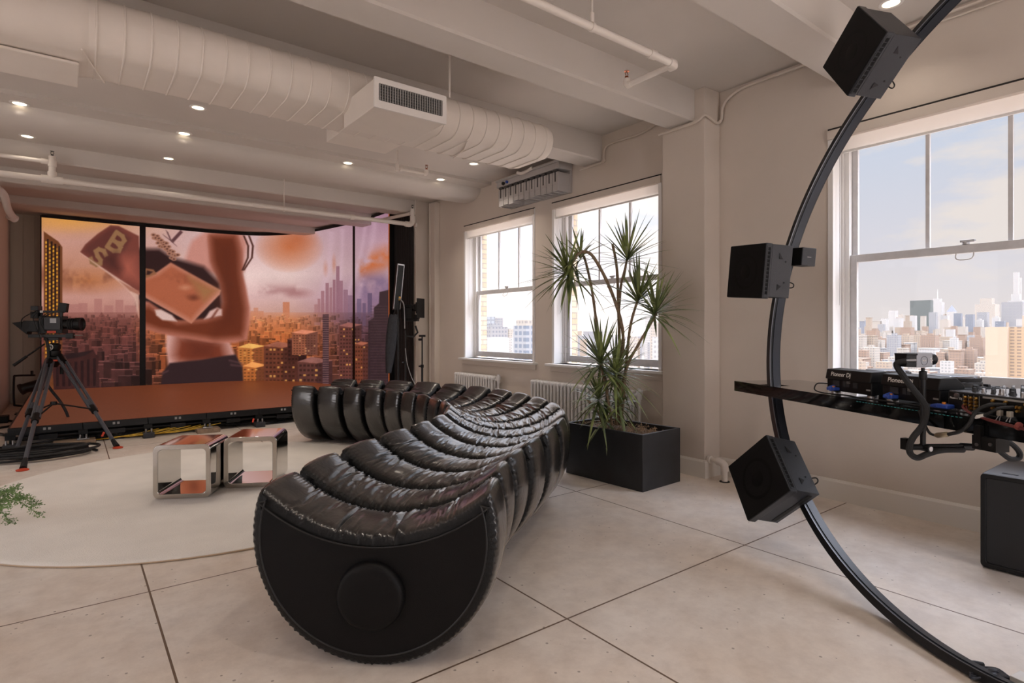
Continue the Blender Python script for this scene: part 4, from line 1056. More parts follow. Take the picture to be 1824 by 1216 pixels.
# light between the arms
poly(C3([(98, 652), (140, 650), (215, 688), (248, 730), (150, 722), (108, 690)]), (224, 188, 178), 2)
poly(C3([(432, 716), (470, 660), (520, 636), (552, 650), (552, 690)]), (220, 176, 166), 2); poly(C3([(470, 716), (520, 645), (530, 650), (490, 712)]), (120, 60, 46), 2)
# right paper
poly(C3([(205, 333), (545, 520), (538, 548), (345, 745), (-10, 545), (-10, 440), (110, 400)]), (206, 138, 116), 1.5)
poly(C3([(210, 345), (520, 522), (345, 725), (0, 530), (0, 450), (120, 410)]), (178, 96, 66), 6)
blend(np.clip((n_b-0.42)*4, 0, 1)*np.exp(-(((U_-318)/26)**2+((V_-512)/22)**2))*.7, (98, 44, 28))
blob(330, 512, 16, 7, (216, 150, 118), .7); blob(345, 530, 16, 8, (96, 42, 26), .8)
poly(C3([(400, 470), (520, 520), (430, 590), (330, 430)]), (160, 118, 72), 8, .7)
# left paper
poly(C2([(505, 115), (560, 120), (690, 185), (700, 560), (640, 520), (510, 440), (305, 290), (340, 240), (420, 170)]), (122, 62, 52), 1.5)
poly(C2([(505, 128), (552, 130), (640, 200), (560, 330), (460, 380), (325, 285), (350, 245)]), (98, 50, 44), 5)
poly(C2([(560, 330), (660, 330), (690, 480), (560, 440)]), (176, 92, 74), 14, .9)
def stroke(pts, w, col, a=1.0):
    for (p, q) in zip(pts, pts[1:]):
        dx, dy = q[0]-p[0], q[1]-p[1]; L = hypot(dx, dy)+1e-6; nx, ny = -dy/L*w, dx/L*w; ex, ey = dx/L*w*.6, dy/L*w*.6
        poly(C2([(p[0]+nx-ex, p[1]+ny-ey), (q[0]+nx+ex, q[1]+ny+ey), (q[0]-nx+ex, q[1]-ny+ey), (p[0]-nx-ex, p[1]-ny-ey)]), col, 1.2, a)
def letter(pts, cx, cy, s, ang):
    ca_, sa_ = cos(ang), sin(ang); return [(cx+s*(x*ca_-y*sa_), cy+s*(x*sa_+y*ca_)) for x, y in pts]
TAN = (150, 108, 74); LA = radians(33)
for q in ([(-.42, -.62), (-.42, .62)], [(-.42, -.62), (.1, -.6), (.38, -.42), (.36, -.14), (.1, 0), (-.42, 0)], [(.1, 0), (.42, .14), (.46, .42), (.12, .62), (-.42, .62)]): stroke(letter(q, 545, 228, 92, LA), 14, TAN)
stroke(letter([(.42, -.42), (.1, -.62), (-.3, -.52), (-.42, -.26), (-.1, -.02), (.28, .12), (.42, .36), (.2, .6), (-.2, .62), (-.46, .42)], 425, 322, 84, LA), 14, TAN)
poly(C2([(480, 330), (540, 300), (580, 400), (560, 440), (480, 390)]), (60, 28, 26), 10, .7)
# pale sleeve edge and fold under the left paper
poly(C2([(300, 292), (500, 440), (600, 520), (660, 590), (690, 720), (690, 560), (630, 510), (500, 425)]), (224, 178, 160), 1.5, .85)
poly(C2([(560, 478), (640, 520), (690, 545), (690, 570), (630, 545)]), (176, 116, 96), 1.5)
# rope chain
for k in range(30):
    t = k/29; x, y = 90+150*t+18*sin(k*2.1), 150+150*t+16*cos(k*1.7); p_ = C3([(x, y)])[0]
    poly([(p_[0]+5*cos(a)+1, p_[1]+3.2*sin(a)) for a in np.linspace(0, 2*pi, 9)[:-1]], (172, 118, 96), 1.0); poly([(p_[0]+2.2*cos(a)+1, p_[1]+1.5*sin(a)) for a in np.linspace(0, 2*pi, 7)[:-1]], (88, 48, 40), 1.0)
for pts in ([(160, 150), (215, 190), (280, 120)], [(180, 120), (210, 190), (240, 215)]):
    for (a, b) in zip(pts, pts[1:]): poly(C3([(a[0]-8, a[1]-8), (a[0]+8, a[1]+8), (b[0]+8, b[1]+8), (b[0]-8, b[1]-8)]), (96, 60, 62), 1.2)
poly(C3([(30, 370), (90, 380), (110, 410), (60, 430), (30, 440)]), (150, 96, 66), 1.5); poly(C3([(45, 385), (85, 395), (60, 415), (40, 415)]), (52, 28, 26), 1.5)
IMG = np.clip(IMG*(1+(art_rng.random((AH, AW, 1))-.5)*.10), 0, 255)
def sample_art(us, vs):
    x = np.clip((us-AU0)*AS, 0, AW-1.01); y = np.clip((vs-AV0)*AS, 0, AH-1.01)
    x0, y0 = x.astype(int), y.astype(int); fx, fy = (x-x0)[:, None], (y-y0)[:, None]
    return (IMG[y0, x0]*(1-fx)+IMG[y0, x0+1]*fx)*(1-fy)+(IMG[y0+1, x0]*(1-fx)+IMG[y0+1, x0+1]*fx)*fy
def to_linear(a):
    a = a/255.0; return np.where(a <= .04045, a/12.92, ((a+.055)/1.055)**2.4)
def lit_material(name, strength, rough=0.35):
    m = bpy.data.materials.new(name); m.use_nodes = True; t = m.node_tree; b = t.nodes['Principled BSDF']
    b.inputs['Base Color'].default_value = (0.01, 0.01, 0.01, 1); b.inputs['Roughness'].default_value = rough
    at_ = t.nodes.new('ShaderNodeAttribute'); at_.attribute_name = 'picture'
    t.links.new(at_.outputs['Color'], b.inputs['Emission Color']); b.inputs['Emission Strength'].default_value = strength
    return m
LEDM = lit_material('led_screen', 0.80, 0.6)
# plan curve of the wall
SCZ0, SCZ1 = 0.25, 3.42
wall_curve = smooth_path([(-0.42, 13.62, 0), (0.6, 13.62, 0), (1.5, 13.62, 0), (2.5, 13.60, 0), (3.35, 13.32, 0), (3.95, 12.45, 0), (4.25, 11.3, 0), (4.40, 10.3, 0), (4.43, 9.33, 0)], 24)
wc_cum = [0.0]
for i in range(1, len(wall_curve)): wc_cum.append(wc_cum[-1]+(wall_curve[i]-wall_curve[i-1]).length)
WCX = np.array([p.x for p in wall_curve]); WCY = np.array([p.y for p in wall_curve]); WCC = np.array(wc_cum)
def wc(s): return np.interp(s, WCC, WCX), np.interp(s, WCC, WCY)
def s_of_u(u):
    ss = np.linspace(0, WCC[-1], 4000); X, Y = wc(ss); dep = X*SA+Y*CA; lat = X*CA-Y*SA
    uu = CXP+FPX*lat/dep; return ss[np.argmin(abs(uu-u))]
def lit_grid(name, m, parent, P, nu, nv, cols):
    """P: (nu*nv,3) points"""
    off = np.array(WORLD[parent.name]); me = bpy.data.meshes.new(name)
    idx = np.arange(nu*nv).reshape(nu, nv)
    F = np.stack([idx[:-1, :-1], idx[1:, :-1], idx[1:, 1:], idx[:-1, 1:]], -1).reshape(-1, 4)
    me.vertices.add(nu*nv); me.vertices.foreach_set('co', (P-off).astype(np.float32).ravel())
    me.loops.add(F.size); me.loops.foreach_set('vertex_index', F.astype(np.int32).ravel())
    me.polygons.add(len(F)); me.polygons.foreach_set('loop_start', np.arange(0, F.size, 4, dtype=np.int32)); me.polygons.foreach_set('loop_total', np.full(len(F), 4, np.int32))
    me.update(calc_edges=True); me.validate()
    ca_ = me.color_attributes.new('picture', 'FLOAT_COLOR', 'POINT')
    ca_.data.foreach_set('color', np.concatenate([cols, np.ones((len(cols), 1))], 1).astype(np.float32).ravel())
    me.materials.append(m); o = bpy.data.objects.new(name, me); COL.objects.link(o); o.parent = parent
    return o
vw = thing('video_wall', 'wide curved video wall showing an orange city sunset and arms holding rolled papers', 'video wall', (2.0, 13.6, SCZ0))
sA, sB = s_of_u(248.5), s_of_u(259.5); sC, sD = s_of_u(628.6), s_of_u(632.4)
for (s0, s1, nu) in ((0, sA, 230), (sB, sC, 560), (sD, WCC[-1], 110)):
    nv = 420; ss = np.linspace(s0, s1, nu); X, Y = wc(ss); zz = np.linspace(SCZ0, SCZ1, nv)
    P = np.stack([np.repeat(X, nv), np.repeat(Y, nv), np.tile(zz, nu)], 1)
    dep = P[:, 0]*SA+P[:, 1]*CA; lat = P[:, 0]*CA-P[:, 1]*SA
    cols = to_linear(sample_art(CXP+FPX*lat/dep, HYP-FPX*(P[:, 2]-CAMH)/dep))
    lit_grid('screen_panel', LEDM, vw, P, nu, nv, cols)
def wall_strip(s0, s1, z0, z1, out0, out1, n=30):
    mb = MB(); rings = []
    for s in np.linspace(s0, s1, n):
        x, y = wc(s); x2, y2 = wc(min(s+.01, WCC[-1])); x1, y1 = wc(max(s-.01, 0)); tx, ty = x2-x1, y2-y1; L = hypot(tx, ty); nx, ny = ty/L, -tx/L
        # outward (towards the room) is on the right of the running direction
        rings.append([(x+nx*a, y+ny*a, z) for a, z in ((out0, z0), (out1, z0), (out1, z1), (out0, z1))])
    return loft(rings)
obj('panel_joint', wall_strip(sA, sB, SCZ0, SCZ1, -0.02, 0.012, 3), BLK, vw, smooth=False)
obj('panel_joint', wall_strip(sC, sD, SCZ0, SCZ1, -0.02, 0.006, 3), BLK, vw, smooth=False)
obj('top_edge', wall_strip(0, WCC[-1], SCZ1, SCZ1+0.05, -0.10, 0.004, 80), BLK, vw, angle=60)
obj('rear_cabinet', wall_strip(0, WCC[-1], SCZ0, SCZ1, -0.12, -0.02, 80), BLK, vw, angle=60)
obj('side_edge', MB().box((4.425, 9.315, 0.25), (4.437, 9.328, 3.42)), mat('screen_edge', (120, 66, 36), .5, emit=(170, 84, 40), estr=.7), vw)
obj('side_edge', MB().box((4.437, 9.30, 0.02), (4.54, 9.328, 3.47)), BLK, vw)
mb = MB().box((-0.44, 13.62, 0), (-0.422, 13.72, 3.46)); obj('side_edge', mb, BLK, vw)
mb = MB()
for x, y in ((4.60, 9.36), (4.60, 9.7), (4.72, 9.5)): mb.cyl((x, y, 0), (x, y, 3.44), 0.025, 10)
for z in (0.3, 0.9, 1.5, 2.1, 2.7, 3.3): mb.cyl((4.56, 9.30, z), (4.70, 9.5, z), 0.016, 8).box((4.505, 9.32, z-0.05), (4.56, 9.38, z+0.05))
obj('support_frame', mb, BLK2, vw)
# dark drape by the wing, also standing in for shade on the far column
tag(obj('shade_drape', MB().grid(60, 6, lambda i, j: (4.53+0.008*sin(i*50), 8.60+0.70*i, 0.02+3.42*j)), mat('shade_drape_dark', (30, 28, 28), .9)), 'dark drape, also standing in for the shade on the far column, at the right end of the video wall', 'drape')

# ================================================================== LED FLOOR STAGE
st = thing('led_stage', 'low glowing orange-brown video floor in front of the video wall', 'stage', (1.9, 8.56, 0))
STZ = 0.25
FLEDM = lit_material('led_floor', 0.45, 0.45)
nu, nv = 320, 200
def stage_right(y):
    # follows the wing of the wall
    k = np.argsort(WCY); sel = WCX[k]; yy = WCY[k]
    return np.where(y < 9.3, 4.40, np.interp(y, yy, sel)-0.005)
ys = 8.57+(13.6-8.57)*np.linspace(0, 1, nv)**1.0
P = np.zeros((nu, nv, 3)); 
for j, y in enumerate(ys):
    xr = float(stage_right(y)); P[:, j, 0] = np.linspace(-0.54, xr, nu); P[:, j, 1] = y; P[:, j, 2] = STZ
P = P.reshape(-1, 3)
fx = np.clip((P[:, 0]+0.54)/4.9, 0, 1); fy = (P[:, 1]-8.57)/5.03
cA = np.array([112, 62, 44.]); cB = np.array([138, 66, 34.]); cC = np.array([150, 82, 56.])
colr = cA*(1-np.clip(fx*2.5, 0, 1))[:, None]+cB*np.clip(fx*2.5, 0, 1)[:, None]
colr = colr*(1-0.45*np.clip(fy*1.3-.3, 0, 1)[:, None])+cC*0.45*np.clip(fy*1.3-.3, 0, 1)[:, None]
colr *= (0.93+0.14*np.random.default_rng(4).random((len(P), 1)))
o = lit_grid('floor_panel', FLEDM, st, P, nu, nv, to_linear(np.clip(colr, 0, 255)))
obj('deck', MB().box((-0.54, 8.62, 0.19), (4.38, 13.5, 0.245)), BLK, st)
mods = [-0.54+0.66*k for k in range(8)]
for i, x in enumerate(mods[:-1]):
    x1 = min(x+0.655, 4.40)
    rl = obj('edge_rail', MB().box((x, 8.555, 0.165), (x1, 8.60, 0.247)), BLK2, st, bevel=0.004)
    obj('fixing_plate', MB().box((x+0.29, 8.551, 0.20), (x+0.315, 8.556, 0.228)).box((x+0.335, 8.551, 0.20), (x+0.36, 8.556, 0.228)), GREYP, rl)
    obj('brace_tube', MB().cyl((x+0.02, 8.64, 0.115), (x1-0.02, 8.64, 0.115), 0.02, 10).box((x+0.25, 8.60, 0.085), (x+0.42, 8.66, 0.14)), BLK2, st)
obj('side_rail', MB().box((-0.56, 8.56, 0.165), (-0.54, 13.5, 0.247)), BLK2, st)
for i, x in enumerate(mods):
    if x > 4.3: continue
    ft = obj('levelling_foot', MB().box((x-0.045, 8.57, 0.11), (x+0.045, 8.66, 0.19)).cyl((x, 8.60, 0.03), (x, 8.60, 0.12), 0.012, 10), BLK, st)
    shim = i in (1, 3)
    obj('foot_base', MB().box((x-0.06, 8.47, 0.056 if shim else 0.002), (x+0.06, 8.63, 0.075 if shim else 0.07)), STEEL if shim else DRK, ft, bevel=0.004)
    obj('foot_screw', MB().cyl((x-0.03, 8.52, 0.07), (x-0.03, 8.52, 0.115), 0.012, 10).cyl((x+0.03, 8.52, 0.07), (x+0.03, 8.52, 0.115), 0.012, 10), STEEL, ft)
for i, x in enumerate(mods):
    if i in (1, 3):
        w0, w1 = (x-0.28, x+0.12) if i == 1 else (x-0.13, x+0.14)
        tag(obj('plywood_shim', MB().box((w0, 8.42, 0.001), (w1, 8.64, 0.056)), WOODP, bevel=0.003), 'plywood block under the stage edge foot behind the ' + ('camera tripod' if i == 1 else 'steel cube tables'), 'block', 'plywood blocks under the stage')
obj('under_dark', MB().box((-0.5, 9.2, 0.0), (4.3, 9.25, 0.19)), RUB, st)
# yellow cables under the stage edge
mb = MB(); rg = random.Random(8)
for k in range(7):
    x0 = 0.2+0.12*k
    mb.tube(smooth_path([(x0, 8.70, 0.01), (x0+0.15, 8.56, 0.03+0.02*rg.random()), (x0+0.3, 8.50+0.05*rg.random(), 0.045), (x0+0.5, 8.56, 0.06+0.02*rg.random()), (x0+0.7, 8.62, 0.09)], 5), 0.006, 6)
tag(obj('yellow_cables', mb, YEL), 'loose yellow cables lying under the stage edge', 'cable')
for (x, y, lb) in ((0.30, 8.46, 'behind the camera tripod'), (2.0, 8.5, 'beyond the steel cube tables')):
    tag(obj('red_plug', MB().tube([(x, y, 0.08), (x+0.02, y+0.03, 0.12)], 0.012, 8), mat('plug_red', (220, 74, 50), .5)), 'small red connector under the stage edge '+lb, 'plug', 'red connectors under the stage')
mb = MB()
for k in range(9):
    x0 = -0.4+0.55*k
    mb.tube(smooth_path([(x0, 8.75, 0.02), (x0+0.2, 8.62+0.05*rg.random(), 0.03+0.1*rg.random()), (x0+0.45, 8.66, 0.05*rg.random()+0.02), (x0+0.7, 8.72, 0.03)], 5), 0.009, 6)
tag(obj('stage_cables', mb, CABLE), 'black cables running along under the stage edge', 'cable')

# ================================================================== CINEMA CAMERA ON TRIPOD
TB = onZ(95, 818, 0.0); TDEP = 7.35*1.0
tc0 = at(97, 640, 7.42)               # under the bowl
tp = thing('camera_tripod', 'black carbon tripod with red spikes carrying the cinema camera', 'tripod', (tc0.x, tc0.y, 0))
apex = at(97, 640, 7.42)
feet = [onZ(40, 838), onZ(210, 798), onZ(24, 814)]
tops = [at(90, 640, 7.38), at(108, 636, 7.42), at(88, 640, 7.50)]
for k, (a, f) in enumerate(zip(tops, feet)):
    d = (f-a); side = Vector((-d.y, d.x, 0)).normalized()*0.03; mid = a.lerp(f, 0.52)
    lg = obj('leg', MB().tube([a+side, a.lerp(f, .60)+side*0.9], 0.019, 10).tube([a-side, a.lerp(f, .60)-side*0.9], 0.019, 10).tube([a.lerp(f, .5), a.lerp(f, .95)], 0.021, 10), CARB, tp)
    obj('leg_clamp', MB().tube([a.lerp(f, .57), a.lerp(f, .63)], 0.036, 10), BLK, lg)
    obj('leg_clamp', MB().tube([a.lerp(f, -.02), a.lerp(f, .06)], 0.038, 10), BLK, lg)
    obj('foot_joint', MB().tube([a.lerp(f, .92), a.lerp(f, .985)], [0.022, 0.03], 10), RUB, lg)
    obj('spike_foot', MB().lathe([(0.0, 0.0), (0.05, 0.002), (0.052, 0.012), (0.03, 0.02), (0, 0.02)], (f.x, f.y, 0.0), seg=18), RED, lg)
sp_c = sum((a.lerp(f, .66) for a, f in zip(tops, feet)), Vector())/3; sp_c.z = 0.52
mb = MB().lathe([(0.03, -0.02), (0.035, 0), (0.03, 0.02)], sp_c, seg=14)
for a, f in zip(tops, feet): mb.tube([sp_c, a.lerp(f, .60)], 0.009, 8)
obj('spreader', mb, BLK, tp)
obj('bowl', MB().lathe([(0.03, -0.10), (0.06, -0.06), (0.082, 0.0), (0.085, 0.03), (0.06, 0.04)], apex, seg=24), BLK, tp)
obj('red_ring', MB().lathe([(0.086, -0.012), (0.092, -0.008), (0.092, 0.008), (0.086, 0.012)], apex+Vector((0, 0, -0.01)), seg=24), RED, tp)
for q in ((110, 652), (84, 655)): obj('lock_knob', MB().cyl(at(q[0], q[1], 7.36), at(q[0], q[1]+14, 7.36), 0.022, 10), BLK, tp)
head = apex+Vector((0.0, 0.0, 0.12))
hd = obj('fluid_head', MB().lathe([(0.05, -0.09), (0.07, -0.06), (0.07, -0.01), (0.055, 0.0), (0.066, 0.02), (0.07, 0.07), (0.05, 0.09)], head, seg=24), BLK, tp)
vdir = Vector((-SA, -CA, 0)); rdir = Vector((CA, -SA, 0))
# white round emblem with a stylised S on the head's side
ec = head+vdir*0.074+Vector((0, 0, 0.04))
mb = MB().tube([ec+rdir*0.038*cos(a)+Vector((0, 0, 0.038*sin(a))) for a in np.linspace(0, 2*pi, 25)[:-1]], 0.0035, 6, closed=True)
mb.tube(smooth_path([ec+rdir*x+Vector((0, 0, z)) for x, z in ((.022, .014), (.0, .02), (-.02, .012), (0, 0), (.02, -.012), (0, -.02), (-.022, -.014))], 4), 0.0035, 6)
obj('emblem', mb, TEXTM, hd)
pb0, pb1 = at(80, 612, 7.36), at(24, 651, 7.2)
obj('pan_bar', MB().tube([pb0, pb0.lerp(pb1, .62)], 0.010, 8).tube([pb0.lerp(pb1, .58), pb1], [0.017, 0.019], 10), BLK, tp)

cb = at(95, 600, 7.40); CD = 7.40
def cp(u, v, dd=0.0): return at(u, v, CD+dd)
kam = thing('cinema_camera', 'black cinema camera with big lens on the tripod at the video wall', 'camera', cb)
# camera axes: lens points right and slightly into the room
lx = (rdir*0.93+Vector((SA, CA, 0))*0.15).normalized(); ly = Vector((-lx.y, lx.x, 0)); lz = Vector((0, 0, 1))
KM = frame_mat(cp(92, 577), lx, ly, lz)
S_ = 7.40/FPX
def kb(x0, x1, z0, z1, y0=-0.06, y1=0.06): return MB().box((x0*S_, y0, z0*S_), (x1*S_, y1, z1*S_), KM)
def K(x, y, z): return KM @ Vector((x*S_, y, z*S_))
obj('base_plate', kb(-34, 30, -24, -18, -0.05, 0.05).box((-10*S_, -0.04, -29*S_), (14*S_, 0.04, -24*S_), KM), BLK2, kam, bevel=0.004)
kbody = obj('body', kb(-16, 22, -17, 14, -0.065, 0.065), BLK, kam, bevel=0.006)
obj('side_module', kb(-6, 20, -10, 12, -0.085, -0.066), DRK, kam, bevel=0.005)
obj('display', kb(4, 14, 2, 10, -0.088, -0.085), mat('lcd_pale', (170, 172, 176), .3), kam)
obj('battery', kb(-42, -17, -14, 6, -0.05, 0.05), BLK, kam, bevel=0.008)
obj('rear_hood', MB().add([K(-36, -.05, -18), K(-36, .05, -18), K(-58, .06, 2), K(-58, -.06, 2), K(-30, -.05, 6), K(-30, .05, 6)], [[0, 1, 2, 3], [3, 2, 5, 4], [0, 3, 4], [1, 5, 2], [0, 4, 5, 1]]), RUB, kam, smooth=False)
obj('top_handle', kb(-22, 20, 20, 24, -0.02, 0.02).box((-18*S_, -0.015, 13*S_), (-14*S_, 0.015, 21*S_), KM).box((14*S_, -0.015, 13*S_), (18*S_, 0.015, 21*S_), KM).box((-30*S_, -0.045, 24*S_), (-18*S_, 0.045, 32*S_), KM), BLK2, kam, bevel=0.004)
obj('receiver_box', kb(-30, -18, 10, 22, -0.05, 0.03), BLK, kam, bevel=0.004)
obj('white_label', kb(-17, -12, 20, 24, -0.024, -0.021), WHT, kam)
obj('viewfinder_monitor', MB().box((8*S_, -0.035, 24*S_), (22*S_, 0.02, 40*S_), KM @ Matrix.Rotation(radians(8), 4, 'Y')), BLK, kam, bevel=0.004)
ln = obj('lens', MB().lathe([(0.045, 0.0), (0.06, 0.015), (0.062, 0.05), (0.07, 0.055), (0.072, 0.10), (0.064, 0.105), (0.066, 0.13), (0.082, 0.14), (0.086, 0.21), (0.075, 0.212), (0.06, 0.19), (0, 0.185)], K(20, 0, 0), lx, 32), BLK, kam)
for h in (0.06, 0.085, 0.112): obj('focus_ring', MB().lathe([(0.0725, h), (0.076, h+0.004), (0.076, h+0.014), (0.0725, h+0.018)], K(20, 0, 0), lx, 32), RUB, ln)
obj('focus_motor', kb(26, 38, -26, -16, -0.05, 0.0), BLK, kam, bevel=0.004)
obj('rods', MB().cyl(K(-30, -.03, -20), K(48, -.03, -20), 0.008, 8).cyl(K(-30, .03, -20), K(48, .03, -20), 0.008, 8), STEEL, kam)
tag(obj('red_button', kb(-2, 12, -16, -12, -0.07, -0.065), RED, kam), 'red accent strip', None)
mb = MB()
for pts in ([(-14, -.07, 22), (-22, -.09, 12), (-16, -.1, -8), (-10, -.08, -30)], [(-18, -.06, 24), (-40, -.07, 10), (-44, -.06, -6)], [(0, -.09, 20), (-10, -.1, 6), (-4, -.09, -14)], [(10, -.08, 20), (2, -.1, 16), (-8, -.09, 12)]):
    mb.tube(smooth_path([K(*p) for p in pts], 5), 0.006, 6)
obj('cables', mb, CABLE, kam)
# heavy cable from the camera down to a coil on the floor
pts = [cp(76, 590, -.02), cp(84, 610, -.06), cp(86, 640, -.06), cp(78, 668, -.02), cp(88, 690, -.05), cp(108, 716, -.08), cp(121, 742, -.1), cp(120, 765, -.1), cp(108, 786, 0), cp(90, 800, .1), onZ(70, 806, 0.03), onZ(40, 806, 0.02), onZ(-10, 812, 0.02)]
tag(obj('camera_cable', MB().tube(smooth_path(pts, 7), 0.017, 8), CABLE), 'thick black cable looping down from the camera past its tripod', 'cable')
mb = MB(); cc = onZ(66, 815, 0.0); rg = random.Random(4)
pth = []
for k in range(5*28):
    a = 2*pi*k/28; rr = 0.40+0.05*sin(a*0.37+1)+0.02*rg.random(); pth.append((cc.x+rr*1.15*cos(a), cc.y+rr*0.62*sin(a), 0.016+0.020*(k/28)*0.9+0.004*rg.random()))
mb.tube(smooth_path(pth[::2], 2), 0.0135, 7)
mb.tube(smooth_path([pth[-1], (cc.x-0.4, cc.y-0.1, 0.03), (cc.x-0.9, cc.y-0.1, 0.016), (cc.x-1.6, cc.y+0.1, 0.015)], 6), 0.0135, 7)
tag(obj('cable_coil', mb, CABLE), 'coil of black cable on the floor around the tripod foot', 'cable')
# floor lamp on a yoke behind the tripod
fl_ = onZ(44, 732, 0.0); fd = 9.3
yk = thing('yoke_spotlight', 'small black spotlight in a square yoke on the floor by the stage', 'spotlight', at(44, 728, fd))
yk_b = yk.location
obj('yoke', MB().tube(smooth_path([at(62, 668, fd), at(30, 669, fd), at(25, 674, fd), at(25, 716, fd), at(30, 722, fd), at(60, 723, fd)], 5), 0.016, 10), BLK2, yk)
obj('knob', MB().cyl(at(57, 660, fd), at(57, 668, fd), 0.02, 10), BLK, yk)
obj('lamp_body', MB().cyl(at(40, 692, fd-.05), at(76, 684, fd+.15), 0.075, 18, 0.10).cyl(at(36, 694, fd-.08), at(41, 692, fd-.05), 0.09, 18), BLK, yk)
obj('stand_base', MB().box((yk_b.x-0.12, yk_b.y-0.1, 0.0), (yk_b.x+0.22, yk_b.y+0.1, 0.02)).cyl((yk_b.x, yk_b.y, 0.02), (yk_b.x, yk_b.y, yk_b.z+.1), 0.014, 10), BLK2, yk)
bx = onZ(8, 752, 0.0)
dbx = thing('power_box', 'small black power box on the floor at the left picture edge', 'power box', bx)
obj('case', MB().box((bx.x-0.16, bx.y-0.1, 0.005), (bx.x+0.05, bx.y+0.1, 0.10)), BLK, dbx, bevel=0.008)
obj('foot', MB().box((bx.x-0.15, bx.y-0.09, 0.0), (bx.x+0.04, bx.y+0.09, 0.005)), RUB, dbx)
tag(obj('floor_cable', MB().tube(smooth_path([(bx.x, bx.y, 0.03), (bx.x+0.15, bx.y-0.2, 0.015), (bx.x+0.1, bx.y-0.6, 0.015), (bx.x-0.4, bx.y-0.9, 0.015)], 6), 0.016, 8).tube(smooth_path([onZ(-10, 770, .02), onZ(20, 778, .02), onZ(30, 790, .02), onZ(-10, 800, .02)], 6), 0.016, 8), CABLE), 'black cables on the floor from the power box toward the tripod', 'cable')

# ================================================================== GRIP KIT AT THE RIGHT END OF THE VIDEO WALL
def light_stand(u, base_y, label, vtop, dep=None):
    b = onY(u, 700, base_y); 
    t = thing('light_stand', label, 'light stand', (b.x, b.y, 0), 'stands by the column'); d = b.x*SA+b.y*CA
    zt = CAMH+(HYP-vtop)*d/FPX
    obj('pole', MB().cyl((b.x, b.y, 0.35), (b.x, b.y, zt*0.62), 0.018, 10).cyl((b.x, b.y, zt*0.6), (b.x, b.y, zt), 0.012, 10), BLK2, t)
    obj('collar', MB().cyl((b.x, b.y, zt*0.60), (b.x, b.y, zt*0.64), 0.026, 12).cyl((b.x-0.03, b.y, zt*0.62), (b.x-0.06, b.y, zt*0.62), 0.012, 8), BLK, t)
    for k in range(3):
        a = 2*pi*k/3+0.5
        obj('leg', MB().tube([(b.x, b.y, 0.42), (b.x+0.13*cos(a), b.y+0.13*sin(a), 0.2), (b.x+0.2*cos(a), b.y+0.2*sin(a), 0.01)], 0.009, 6), BLK2, t)
    return t, b, zt
t1, b1, z1 = light_stand(752, 8.28, 'black stand with clamp head standing against the white far column', 600)
obj('clamp_head', MB().box((b1.x-0.05, b1.y-0.02, z1), (b1.x+0.05, b1.y+0.02, z1+0.035)).cyl((b1.x-0.06, b1.y, z1-0.04), (b1.x-0.02, b1.y, z1-0.04), 0.02, 10), BLK, t1)
t2, b2, z2 = light_stand(722, 8.30, 'black stand left of the column that holds the monitor camera', 588)
t3, b3, z3 = light_stand(709, 8.32, 'black stand right beside the video wall edge with a tall light panel', 470)
dS = b2.x*SA+b2.y*CA
def gp(u, v, dd=0.0): return at(u, v, dS+dd)
mc = thing('studio_camera', 'black studio camera with square lens hood on a stand by the column', 'camera', gp(735, 560))
MKx = (rdir*0.9+vdir*0.43).normalized(); MKy = Vector((-MKx.y, MKx.x, 0)); MKM = frame_mat(gp(728, 556), MKx, MKy, (0, 0, 1)); q_ = dS/FPX
obj('body', MB().box((-14*q_, -.05, -12*q_), (10*q_, .05, 8*q_), MKM).box((-8*q_, -.03, 8*q_), (8*q_, .03, 14*q_), MKM), BLK, mc, bevel=0.006)
obj('lens', MB().lathe([(0.045, 0), (0.05, 0.05), (0.062, 0.06), (0.062, 0.10), (0.05, 0.105), (0.06, 0.12)], MKM @ Vector((8*q_, 0, 8*q_)), MKx, 20), BLK, mc)
obj('lens_hood', MB().box((22*q_, -.09, -3*q_), (26*q_, .09, 17*q_), MKM).box((25*q_, -.10, -10*q_), (26*q_, .10, 24*q_), MKM), BLK, mc)
obj('plate', MB().box((-12*q_, -.03, -16*q_), (20*q_, .03, -12*q_), MKM).box((14*q_, -.02, -12*q_), (22*q_, .02, -4*q_), MKM), BLK2, mc)
obj('arm', MB().tube([gp(740, 580), gp(744, 592), gp(736, 600), gp(722, 598)], 0.016, 8), BLK, mc)
dP = b3.x*SA+b3.y*CA
def gq(u, v, dd=0.0): return at(u, v, dP+dd)
lp = thing('tube_light', 'tall narrow black light panel leaning at the video wall edge', 'light panel', gq(706, 550))
a_ = gq(703, 552); c_ = gq(711, 470); ax_ = (c_-a_).normalized(); sx_ = (rdir*0.8+Vector((SA, CA, 0))*0.6).normalized(); sy_ = ax_.cross(sx_).normalized(); sx_ = sy_.cross(ax_)
LM = frame_mat(a_, sx_, sy_, ax_); LH = (c_-a_).length
obj('housing', MB().box((-0.035, -0.03, 0), (0.075, 0.03, LH), LM), BLK, lp, bevel=0.004)
obj('bright_frame', MB().box((-0.04, -0.036, 0.02), (-0.033, -0.03, LH), LM).box((0.07, -0.036, 0.02), (0.078, -0.03, LH), LM).box((-0.04, -0.036, LH-0.02), (0.078, -0.03, LH), LM), STEEL, lp)
obj('yellow_label', MB().box((0.035, -0.037, LH*0.22), (0.068, -0.031, LH*0.30), LM), mat('label_yellow', (214, 160, 60), .5), lp)
obj('yoke_arm', MB().tube(smooth_path([gq(703, 545), gq(706, 530), gq(716, 536), gq(720, 548), gq(721, 585)], 5), 0.010, 8), STEEL, lp)
bag = thing('weight_bag', 'black cloth bag hanging on the stand at the video wall edge', 'bag', gq(697, 620))
